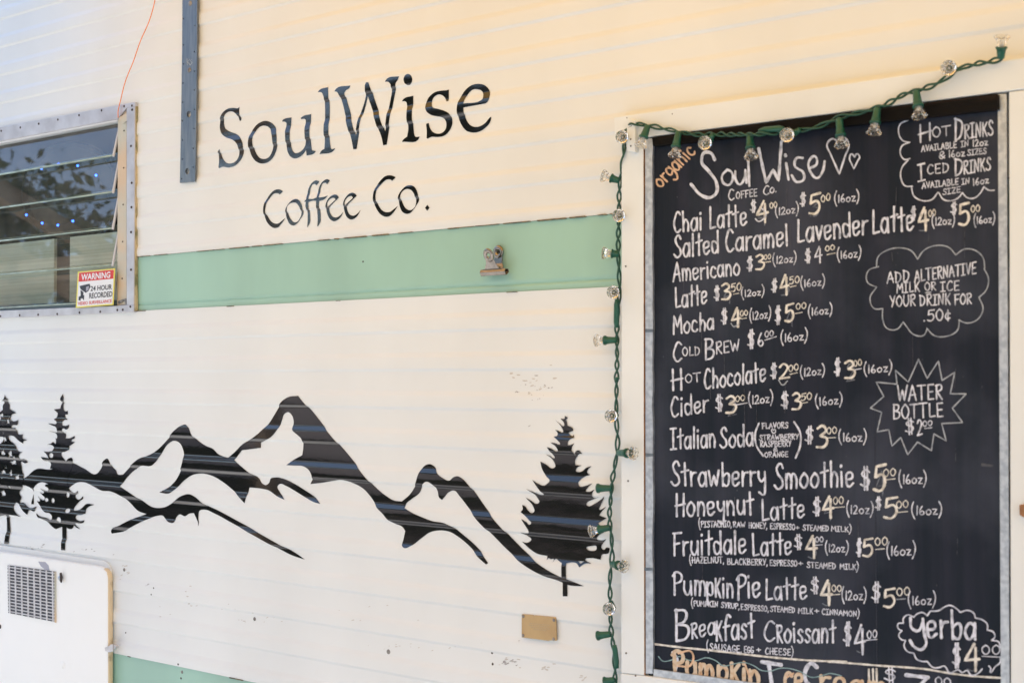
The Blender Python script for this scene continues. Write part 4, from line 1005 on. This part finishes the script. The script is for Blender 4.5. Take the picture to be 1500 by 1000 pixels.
for nm, spec in MENU:
    ex = []
    if nm == 'italian soda':
        ex = [(pan_pts('E', q_), 2.6, 'w', 'ingredients') for q_ in ('780,90 755,160 765,240 808,305', '1015,80 1055,150 1055,240 1025,320')] + [(pan_pts('E', '878,135 866,130 866,142 880,156 892,140 886,130 878,135'), 1.5, 'w', 'ingredients')]
    if nm == 'Chai latte': ex = [(pan_pts('A', '725,655 740,670 775,655 790,610 765,590'), 2.0, 'w', 'price')]
    if nm == 'mocha': ex = [(pan_pts('C', '545,390 560,408 585,400'), 1.5, 'g', 'price')]
    if nm == 'hot chocolate': ex = [(pan_pts('C', '835,735 860,765 890,740'), 1.5, 'g', 'price')]
    entry(spec, ex)
# heading
i = Ink()
for s in ('465,278 442,238 402,232 382,290 430,355 476,425 474,492 430,520 380,505 315,435',): i.stroke(pan_pts('A', s), 4.6)
i.stroke(pan_pts('A', '545,342 512,380 522,428 550,440 580,400 570,355 545,342'), 3.4)
i.stroke(pan_pts('A', '596,352 600,410 622,436 652,402 660,345'), 3.4); i.stroke(pan_pts('A', '660,345 668,425'), 3.4, True)
i.stroke(pan_pts('A', '677,258 685,445'), 3.8, True)
i.stroke(pan_pts('A', '745,208 792,424 837,342 872,412 889,165'), 4.2, True)
i.stroke(pan_pts('A', '920,302 935,405'), 3.6, True); i.stroke(pan_pts('A', '914,248 916,254'), 4.4, True)
i.stroke(pan_pts('A', '1025,268 990,266 974,315 1030,362 1032,404 988,420 955,378'), 3.6)
i.stroke(pan_pts('A', '1066,335 1114,306 1100,256 1067,285 1078,362 1115,396 1150,358 1165,288'), 3.5)
write(i, 'A', 'C', 552, 540, 590, 532, 66); write(i, 'A', 'OFFEE', 600, 528, 735, 508, 44)
write(i, 'A', 'C', 772, 505, 812, 498, 54); write(i, 'A', 'o.', 815, 492, 860, 484, 60)
hd = i.build('heading', M['cw'], menu)
i = Ink(); write(i, 'A', 'organic', 118, 460, 345, 232, 95, wpx=2.7, rot=True); i.build('heading', M['co'], menu)
i = Ink(); i.stroke(pan_pts('B', '112,232 78,214 48,240 70,312'), 2.6); i.stroke(pan_pts('B', '70,312 118,420 150,320'), 2.6, True); i.stroke(pan_pts('B', '150,320 172,240 150,210 112,232'), 2.6)
i.build('heart', M['cw'], menu)
i = Ink(); i.stroke(pan_pts('B', '207,320 190,303 178,330 190,362'), 2.2); i.stroke(pan_pts('B', '190,362 203,390 222,350'), 2.2, True); i.stroke(pan_pts('B', '222,350 236,316 222,302 207,320'), 2.2)
i.build('heart', M['cw'], menu)
# clouds and star burst with their notes
i = Ink()
for s in ('520,105 475,128 468,190 490,225 530,235', '530,235 486,255 478,310 500,335 532,330', '520,340 486,380 478,440 505,490 545,492', '540,495 556,550 600,575 660,570 695,528', '700,528 730,570 780,575 820,555 838,530', '838,530 870,560 910,560 945,530 965,495', '965,495 995,515 1025,515'):
    i.stroke(pan_pts('B', s), 1.9)
run_items('w B|H|580,238,660,222,104;w B|OT|662,208,770,192,58;w B|D|790,226,842,214,126;w B|RINKS|850,214,1020,192,84;w B|AVAILABLE|598,290,805,266,36;w B|IN|830,264,875,256,34;w B|12oz|898,260,990,250,38;w B|&|700,332,738,326,40;w B|16oz|758,322,855,315,40;w B|SIZES|868,312,980,300,32;w B|I|578,464,622,455,100;w B|CED|632,422,760,410,54;w B|D|790,430,842,420,104;w B|RINKS|845,422,1005,395,74;w B|AVAILABLE|602,506,815,482,36;w B|IN|835,482,880,475,34;w B|16oz|900,488,995,472,40;w B|SIZE|722,542,828,526,32', {'w': i})
i.build('drink_sizes_note', M['cw'], menu)
i = Ink()
for s in ('335,965 345,905 400,865 470,852 540,870 577,918', '577,918 610,870 690,838 760,850 800,893', '800,893 850,860 910,865 960,910 970,970'): i.stroke(pan_pts('B', s), 1.7)
for s in ('805,45 826,90 815,150 780,185', '780,185 800,240 770,295 720,310 680,295', '685,295 675,345 620,375 560,370 525,335', '528,338 510,370 460,365 425,325 410,305', '410,305 380,340 330,335 310,290 310,240', '310,240 270,240 248,190 280,135', '280,135 235,110 240,55 290,35'): i.stroke(pan_pts('D', s), 1.7)
cl = i.build('milk_note', M['cg'], menu)
i = Ink()
run_items('w D|ADD|330,116,440,106,54;w D|ALTERNATIVE|465,110,766,68,56;w D|MILK|378,166,490,154,48;w D|OR|515,152,570,148,40;w D|_|520,162,545,160,4;w D|ICE|592,156,685,150,46;w D|YOUR|345,232,470,224,52;w D|DRINK|490,226,640,218,52;w D|FOR|658,222,745,215,52;w D|.50¢|508,302,642,295,54', {'w': i}); i.build('lettering', M['cw'], cl)
i = Ink(); i.stroke(pan_pts('D', '485,487 527,580 582,495 600,590 662,550 640,655 718,655 650,725 700,795 598,800 620,885 560,850 548,932 480,890 432,952 398,868 355,910 340,830 283,840 305,745 250,725 315,668 278,598 380,608 372,540 435,598'), 1.8, True, True)
cl = i.build('star_note', M['cg'], menu)
i = Ink(); run_items('w D|WATER|380,690,602,680,72;w D|BOTTLE|358,778,606,766,68;w D|$|420,850,468,842,66;w D|2|478,858,505,852,74;w D|00|505,815,552,808,26;w D|_|515,824,550,820,4', {'w': i}); i.build('lettering', M['cw'], cl)
i = Ink()
for s in ('740,520 800,515 830,495 870,482 910,500 940,528', '940,528 990,515 1030,535 1040,565', '1040,565 1090,580 1120,610 1120,645', '1120,645 1160,660 1170,690 1150,715', '1150,715 1195,725 1206,765', '740,520 720,550', '720,550 690,530 650,540 630,560', '630,560 590,545 560,570 560,600', '560,600 525,605 530,640 550,650', '550,650 530,680 550,710 575,715', '575,715 565,750 590,790 630,800', '630,800 650,840 690,855 720,855', '720,855 760,895 800,895 830,885 870,930 930,912 950,928 985,915 1010,945 1060,932 1085,905', '1130,885 1142,900 1140,925 1172,890 1205,860 1205,825'):
    i.stroke(pan_pts('H', s), 2.1)
i.stroke(pan_pts('H', '608,565 618,635 655,652 690,590'), 4.2); i.stroke(pan_pts('H', '690,570 702,680 712,740 682,775 630,755 605,715'), 4.2)
write(i, 'H', 'erba', 712, 698, 1045, 706, 185, wpx=4.0)
run_items('w H|$|885,888,945,884,138;w H|00|1080,808,1206,806,62;w H|_|1085,820,1205,826,6', {'w': i})
cl = i.build('tea_note', M['cw'], menu)
i = Ink(); run_items('c H|4|965,895,1068,898,155', {'c': i}); i.build('price', M['cc'], cl)
# bottom line
i = Ink(); i.stroke(pan_pts('G', '90,740 250,760 450,780 620,800 750,815 950,835 1150,850 1364,856'), 2.9); i.stroke(pan_pts('H', '60,856 250,870 390,882 560,893 700,905 850,930 1000,950 1215,965'), 2.8)
i.build('chalk_line', M['cc'], menu)
i = Ink(); i.stroke(pan_pts('G', '112,823 140,852 190,848 250,822 310,846 360,850 430,830 490,848 545,885 610,872 680,862 740,880 800,915 860,918 920,900 1000,905 1060,925 1130,960 1200,950 1250,935 1330,950'), 1.5)
i.build('chalk_wave', M['ct'], menu)
i = Ink(); write(i, 'G', 'Pum', 205, 945, 480, 985, 165, wpx=5.4); write(i, 'G', 'p^Kin', 500, 975, 790, 1025, 165, wpx=5.4)
write(i, 'G', 'ce', 950, 1025, 1075, 1045, 165, wpx=5.0); write(i, 'G', 'ream', 1180, 1050, 1640, 1100, 165, wpx=5.0)
e = i.build('menu_entry', M['ctan'], menu)
i = Ink(); i.stroke(pan_pts('G', '245,800 330,790 325,880 240,885'), 3.0); i.stroke(pan_pts('G', '690,880 720,960'), 3.0, True); i.stroke(pan_pts('G', '380,890 400,950'), 2.6, True); i.stroke(pan_pts('G', '968,960 1010,935'), 2.6, True); i.build('shading', M['co'], e)
i = Ink(); i.stroke(pan_pts('G', '800,858 928,878'), 6.0, True); i.stroke(pan_pts('G', '846,870 870,1030'), 5.6, True)
i.stroke(pan_pts('G', '1165,892 1130,868 1095,905 1092,980 1120,1020'), 6.0); i.stroke(pan_pts('G', '205,795 232,830 225,920'), 4.2)
run_items('w H|$|430,985,520,992,90;w H|00|770,1010,880,1020,55', {'w': i}); i.stroke(pan_pts('H', '580,945 725,962'), 5.6, True); i.stroke(pan_pts('H', '722,962 660,1025'), 5.0, True)
i.build('capitals', M['cw'], e)
i = Ink()
for s in ('330,908 332,990', '358,906 360,995', '382,904 384,998'): i.stroke(pan_pts('H', s), 3.0, True)
i.build('exclamation_marks', M['cc'], e)
# ghosts of older prices that were wiped off
i = Ink(); i.low = True
for pan_, tx, a_ in (('A', '4', (735, 690, 800, 680, 110)), ('B', '3', (582, 758, 632, 752, 110)), ('A', '3', (1070, 645, 1130, 635, 120)), ('C', '4', (498, 262, 550, 255, 96)), ('C', '3', (850, 225, 900, 215, 96)), ('C', '3', (560, 420, 600, 412, 92)), ('C', '4', (880, 402, 930, 392, 92)),
                     ('C', '2', (525, 955, 580, 948, 92)), ('E', '4', (1215, 726, 1270, 720, 118)), ('F', '4', (375, 560, 440, 552, 150)), ('G', '5', (1105, 168, 1165, 170, 110)), ('G', '5', (1200, 480, 1260, 484, 130)), ('H', '5', (248, 800, 300, 796, 150)), ('H', '5', (980, 915, 1060, 918, 130)), ('D', '2', (130, 596, 176, 590, 82))):
    write(i, pan_, tx, *a_, wpx=1.8)
i.build('ghost_prices', M['ghost'], menu)
# dust and chalk specks left on the board
i = Ink()
for k in range(46):
    x, y = random.uniform(965, 1455), random.uniform(230, 960)
    i.stroke([(x, y), (x + random.uniform(-1, 1), y + random.uniform(0.2, 2.5))], random.uniform(0.5, 1.0), True)
for k in range(26):
    x, y = random.uniform(970, 1440), random.uniform(260, 900)
    i.stroke([(x, y), (x + random.uniform(-1.5, 1.5), y + random.uniform(12, 60))], random.uniform(0.4, 0.8), True)
i.stroke(pan_pts('F', '1085,365 1150,372'), 4, True)
i.build('chalk_dust', M['smear'], menu)

# ------------------------------------------------------------------ string of fairy lights
lights = thing('string_lights', 'green twisted cord of clear bulb string lights draped over the white wooden frame', 'string lights')
CORD = [(1467, 86, .026), (1450, 91, .026), (1435, 93, .027), (1418, 97, .027), (1405, 101, .027), (1390, 111, .027), (1375, 121, .028), (1350, 131, .027), (1325, 138, .027), (1300, 152, .028), (1270, 162.5, .027), (1230, 172, .026), (1190, 188, .026), (1150, 193, .026), (1110, 196.5, .035), (1060, 197, .024), (1010, 196, .024), (975, 189, .024), (950, 184, .024), (932, 182, .024), (925, 183, .026), (918, 190, .022), (916, 202, .019), (913.5, 225, .020), (912, 240, .018), (908.5, 262, .014), (907, 285, .012), (907, 312, .012), (905.5, 345, .012), (906, 380, .012), (907.5, 410, .012), (907, 440, .012), (904, 470, .012), (903.5, 500, .012), (904, 530, .012), (903, 560, .012), (903, 610, .012), (904.5, 655, .012), (901, 680, .012), (897, 702, .012), (894.5, 730, .012), (893, 760, .012), (896, 790, .012), (896.5, 815, .012), (893.5, 845, .012), (893.5, 872, .012), (894, 893, .012), (894.5, 915, .012), (898, 942, .012), (900.5, 970, .012), (901, 1000, .012), (902, 1060, .012)]
def cpath(ctrl, sub):
    xy = spline([(x, y, False) for x, y, o in ctrl], False, sub=sub)
    out = []
    for i_, p in enumerate(xy):
        k, f = divmod(i_, sub)
        o = ctrl[k][2] if k >= len(ctrl) - 1 else ctrl[k][2] * (1 - f / sub) + ctrl[k + 1][2] * (f / sub)
        out.append(at(p.x, p.y, o))
    return out
cl3 = cpath(CORD, 14)
ca = 0; hel = ([], []); rad = 0.0019
for i_, p in enumerate(cl3):
    d = (cl3[min(i_ + 1, len(cl3) - 1)] - cl3[max(i_ - 1, 0)]).normalized()
    if i_: ca += (p - cl3[i_ - 1]).length / 0.0175 * math.pi * (1 + 0.25 * math.sin(i_ * 0.07))
    u = (Vector((0, -1, 0)) - d * (-d.y)).normalized(); v = d.cross(u)
    for k in (0, 1):
        a = ca + k * math.pi
        hel[k].append(p + (u * math.cos(a) + v * math.sin(a)) * rad * (1 + 0.25 * math.sin(i_ * 0.21 + k)))
for k in (0, 1): MB().tube(hel[k], 0.00125, 6).build('cord', M['wire'], lights, True)
def basis(d):
    d = d.normalized(); u = Vector((0, -1, 0.2)); u = (u - d * u.dot(d))
    if u.length < 1e-3: u = Vector((1, 0, 0)) - d * d.x
    u.normalize(); return d, u, d.cross(u)
def lathe(p, d, prof, n, name, m, parent, smooth):
    d, u, v = basis(d); b = MB(); rings = []
    for t, r_ in prof:
        if r_ < 1e-6: rings.append([b.bm.verts.new(p + d * t)] * n)
        else: rings.append([b.bm.verts.new(p + d * t + (u * math.cos((k + 0.5 * (len(rings) % 2) * (0 if smooth else 1)) * 2 * math.pi / n) + v * math.sin((k + 0.5 * (len(rings) % 2) * (0 if smooth else 1)) * 2 * math.pi / n)) * r_) for k in range(n)])
    for a, c2 in zip(rings, rings[1:]):
        for k in range(n):
            q = []
            for vv in (a[k], a[(k + 1) % n], c2[(k + 1) % n], c2[k]):
                if vv not in q: q.append(vv)
            if len(q) > 2: b.bm.faces.new(q)
    for ring in (rings[0], rings[-1]):
        if ring[0] is not ring[1]: b.bm.faces.new(ring)
    return b.build(name, m, parent, smooth)
def lamp(base, end, tip, off, face=False, bulb=True, lead=False):
    s = pscale(base[0], off)
    p0 = at(*base, off)
    if face:
        p1 = at(*end, off + 0.012)
        d = (CL - p1).normalized() * 0.75 + Vector((0, -0.4, 0)); d.normalize()
        p0b = p1 - d * 0.016
        MB().tube([p0, (p0 + p0b) / 2, p0b, p1 - d * 0.004], [0.0028, 0.0034, 0.0036, 0.0044], 12).build('socket', M['green'], lights, True)
        so_ = lights.children[-1]
    else:
        p1 = at(*end, off + 0.004)
        d = (p1 - p0).normalized(); L = (p1 - p0).length
        so_ = lathe(p0, d, [(0, 0.0028), (0.001, 0.0036), (L * 0.55, 0.0042), (L * 0.86, 0.0049), (L * 0.88, 0.0058), (L, 0.0058), (L + 0.0002, 0.0045)], 14, 'socket', M['green'], lights, True)
    if bulb:
        if face: q0, dd = p1 - d * 0.004, d
        else: q0, dd = p1 - d * 0.001, d
        lathe(q0, dd, [(0, 0.0034), (0.004, 0.0042), (0.0075, 0.0060), (0.0108, 0.0080), (0.0121, 0.0077), (0.0118, 0.0055), (0.0106, 0.0028), (0.0098, 0)], 9, 'bulb', M['bulb'], so_, False)
        lathe(q0 + dd * 0.0005, dd, [(0, 0.0016), (0.005, 0.0016), (0.0065, 0.0010), (0.0068, 0)], 8, 'filament', M['signwhite'], so_, True)
    elif lead:
        MB().tube([p1, p1 + d * 0.002 + Vector((0, 0, 0.003))], 0.0003, 5).build('lead', M['wire'], so_)
T = 0.029
lamp((1466, 86.5), (1467, 69), None, T)
lamp((1399, 99), (1391, 100.5), None, T, True)
lamp((1342, 133.5), (1345, 157), None, T)
lamp((1285.5, 158), (1282, 181), None, T)
lamp((1229, 173.5), (1231.6, 200), None, T)
lamp((1171.5, 190), (1154.5, 198.5), None, T, True)
lamp((1098, 196.5), (1099.4, 218), None, T)
lamp((1044, 197), (1034.4, 210), None, T, True)
lamp((994, 193), (990, 216), None, T)
lamp((949, 184.5), (942.6, 202), None, T)
lamp((916, 200), (913, 201), None, 0.022, True)
lamp((907.5, 265), (895, 261), None, 0.014)
lamp((907, 312), (908.3, 316), None, 0.012, True)
lamp((907, 372.5), (896, 371.5), None, 0.013)
lamp((907, 426), (900, 428), None, 0.012, True)
lamp((903.6, 498), (885, 498.3), None, 0.013)
lamp((903.5, 608), (897, 608.5), None, 0.012, True)
lamp((904.5, 663), (919, 663.3), None, 0.027)
lamp((896, 714.5), (875, 714.8), None, 0.013, False, False, True)
lamp((894, 772), (877, 775.3), None, 0.013)
lamp((895.6, 825.6), (906, 827.5), None, 0.022)
lamp((894, 880), (894, 891), None, 0.012, True)
lamp((895, 928), (875, 930.5), None, 0.013, False, False)
lamp((901, 995), (885, 997.5), None, 0.013, False, False)
MB().tube([at(x, y, 0.0145) for x, y in ((904, 438), (903.4, 446), (903, 472), (903.4, 480))], [0.0026, 0.0036, 0.0036, 0.0026], 10).build('splice', M['green'], lights, True)
MB().tube([at(x, y, 0.0145) for x, y in ((900, 944), (900.6, 950), (903, 968), (903.4, 978))], [0.0026, 0.0034, 0.0034, 0.0026], 10).build('splice', M['green'], lights, True)
MB().tube([at(x, y, 0.030) for x, y in ((1112, 192.5), (1120, 190.5), (1142, 188.5), (1148, 189))], [0.0024, 0.0034, 0.0034, 0.0024], 10).build('splice', M['green'], lights, True)
MB().tube([at(x, y, 0.0145) for x, y in ((903.2, 553), (904.5, 556))], 0.0030, 10).build('clip', M['green'], lights, True)

# ------------------------------------------------------------------ the yard that the glass and vinyl mirror
bm = bmesh.new()
g = [bm.verts.new(p) for p in ((-150, -150, 0), (150, -150, 0), (150, 150, 0), (-150, 150, 0))]; bm.faces.new(g)
gr = bm_obj('ground', bm, M['ground'], None, False); gr['kind'] = 'structure'; gr['label'] = 'pale dry gravel yard in front of the trailer'
# unseen canvas sheet added to throw warm light on the upper wall
aw = thing('added_awning', 'unseen tan canvas sheet added to warm the light on the upper trailer side', 'added_awning')
bm = bmesh.new(); rows = []
for i_ in range(13):
    t = i_ / 12; row = []
    for j in range(21):
        x = -2.05 + 3.5 * j / 20
        row.append(bm.verts.new((x, -0.03 - 1.9 * t, 2.42 - 0.22 * t - 0.05 * math.sin(math.pi * t) + 0.012 * math.sin(j * 0.9))))
    rows.append(row)
for a, c2 in zip(rows, rows[1:]):
    for j in range(20): bm.faces.new((a[j], a[j + 1], c2[j + 1], c2[j]))
bm_obj('canvas', bm, M['canvas'], aw)
for x in (-2.07, 1.47):
    MB().tube([(x, -1.93, 2.20), (x, -0.02, 2.41)], 0.012, 8).build('arm', M['galv'], aw, True)
# timber pergola beyond, left
pg = thing('pergola', 'brown timber pergola with open rafters standing in front of the trailer', 'pergola')
for x, y in ((-8.3, -0.4), (-8.3, -2.1), (-4.1, -2.1)):
    MB().box((x - 0.05, y - 0.05, 0), (x + 0.05, y + 0.05, 2.48)).build('post', M['wood'], pg)
for y in (-0.4, -1.25, -2.1): MB().box((-8.6, y - 0.035, 2.48), (-3.95, y + 0.035, 2.56)).build('beam', M['wood'], pg)
for k in range(9):
    x = -8.4 + k * 0.52
    MB().box((x - 0.035, -2.3, 2.564), (x + 0.035, -0.25, 2.62)).build('rafter', M['wood'], pg)
# unseen board fence, added and toned for the vinyl reflections
fe = thing('added_fence', 'unseen pale board fence added across the yard for the vinyl to mirror', 'fence')
b = MB(); x = -16.0
while x < 8:
    b.box((x, -5.65, 0.05), (x + 0.17, -5.6, 2.0 + random.uniform(-0.02, 0.02))); x += 0.185
b.build('board_panel', M['fence'], fe)
MB().box((-16, -5.70, 0.4), (8, -5.655, 0.5)).box((-16, -5.70, 1.5), (8, -5.655, 1.6)).build('rail', M['fence'], fe)
hg = thing('added_hedge', 'unseen low row of dark green foliage added to mirror as a black band', 'added_hedge')  # unseen, added to give the vinyl reflections a dark band
bm = bmesh.new(); rnd = random.Random(3)
for _ in range(16000):
    x = rnd.uniform(-12, 5); a = rnd.random()
    top = 0.85 + 0.12 * math.sin(x * 2.1) + 0.06 * math.sin(x * 7)
    p = Vector((x, -5.1 + rnd.uniform(-0.3, 0.32), top * (1 - a * a) if a < 0.99 else 0.05))
    s_ = rnd.uniform(0.03, 0.07); u = Vector((rnd.uniform(-1, 1), rnd.uniform(-1, 1), rnd.uniform(-1, 1))).normalized(); v = u.orthogonal().normalized()
    bm.faces.new([bm.verts.new(p + u * s_), bm.verts.new(p + v * s_ * 0.6), bm.verts.new(p - u * s_), bm.verts.new(p - v * s_ * 0.6)])
bm_obj('foliage', bm, M['leaf'], hg, False)
b = MB()
for k in range(30): x = -11.8 + k * 0.57; b.tube([(x, -5.1, 0), (x + 0.05, -5.1, 0.6)], [0.02, 0.01], 6)
b.build('stem', M['bark'], hg)
def tree(x, y, h, r_, seed, label):
    rnd = random.Random(seed); t = thing('shade_tree', label, 'tree', group='trees around the yard')
    b = MB(); b.tube([(x, y, 0), (x + 0.1, y, h * 0.25), (x + 0.05, y + 0.1, h * 0.5), (x, y, h * 0.8)], [0.22, 0.18, 0.13, 0.05], 10)
    for k in range(6):
        a = k * 1.05 + rnd.random(); z = h * (0.35 + 0.06 * k)
        b.tube([(x, y, z), (x + math.cos(a) * r_ * 0.4, y + math.sin(a) * r_ * 0.4, z + h * 0.12), (x + math.cos(a) * r_ * 0.8, y + math.sin(a) * r_ * 0.8, z + h * 0.2)], [0.08, 0.05, 0.02], 6)
    b.build('trunk', M['bark'], t, True)
    bm = bmesh.new()
    cl = []
    for _ in range(26):
        a, e, rr = rnd.uniform(0, 6.3), rnd.uniform(-0.6, 1.4), rnd.uniform(0.35, 1.0)
        cl.append(Vector((x + math.cos(a) * math.cos(e) * r_ * rr, y + math.sin(a) * math.cos(e) * r_ * rr, h * 0.66 + math.sin(e) * h * 0.30 * rr)))
    for c in cl:
        for _ in range(300):
            p = c + Vector((rnd.gauss(0, 1), rnd.gauss(0, 1), rnd.gauss(0, 0.7))) * r_ * 0.16
            s = rnd.uniform(0.04, 0.085); u = Vector((rnd.uniform(-1, 1), rnd.uniform(-1, 1), rnd.uniform(-1, 1))).normalized(); v = u.orthogonal().normalized()
            bm.faces.new([bm.verts.new(p + u * s), bm.verts.new(p + v * s * 0.5), bm.verts.new(p - u * s), bm.verts.new(p - v * s * 0.5)])
    bm_obj('crown', bm, M['leaf'], t, False)
for a in ((-10, -9.5, 4.8, 2.2, 1, 'tall leafy shade tree behind the fence at the left end of the yard'), (-12.5, -5.2, 6.2, 2.6, 2, 'broad leafy shade tree beside the pergola'), (-5.5, -9.0, 4.2, 2.0, 3, 'round leafy shade tree behind the middle of the fence'), (-1, -9, 4.6, 2.2, 4, 'leafy shade tree behind the fence straight across from the trailer'), (-17, -0.8, 5.5, 2.2, 5, 'leafy shade tree past the far end of the trailer')):
    tree(*a)
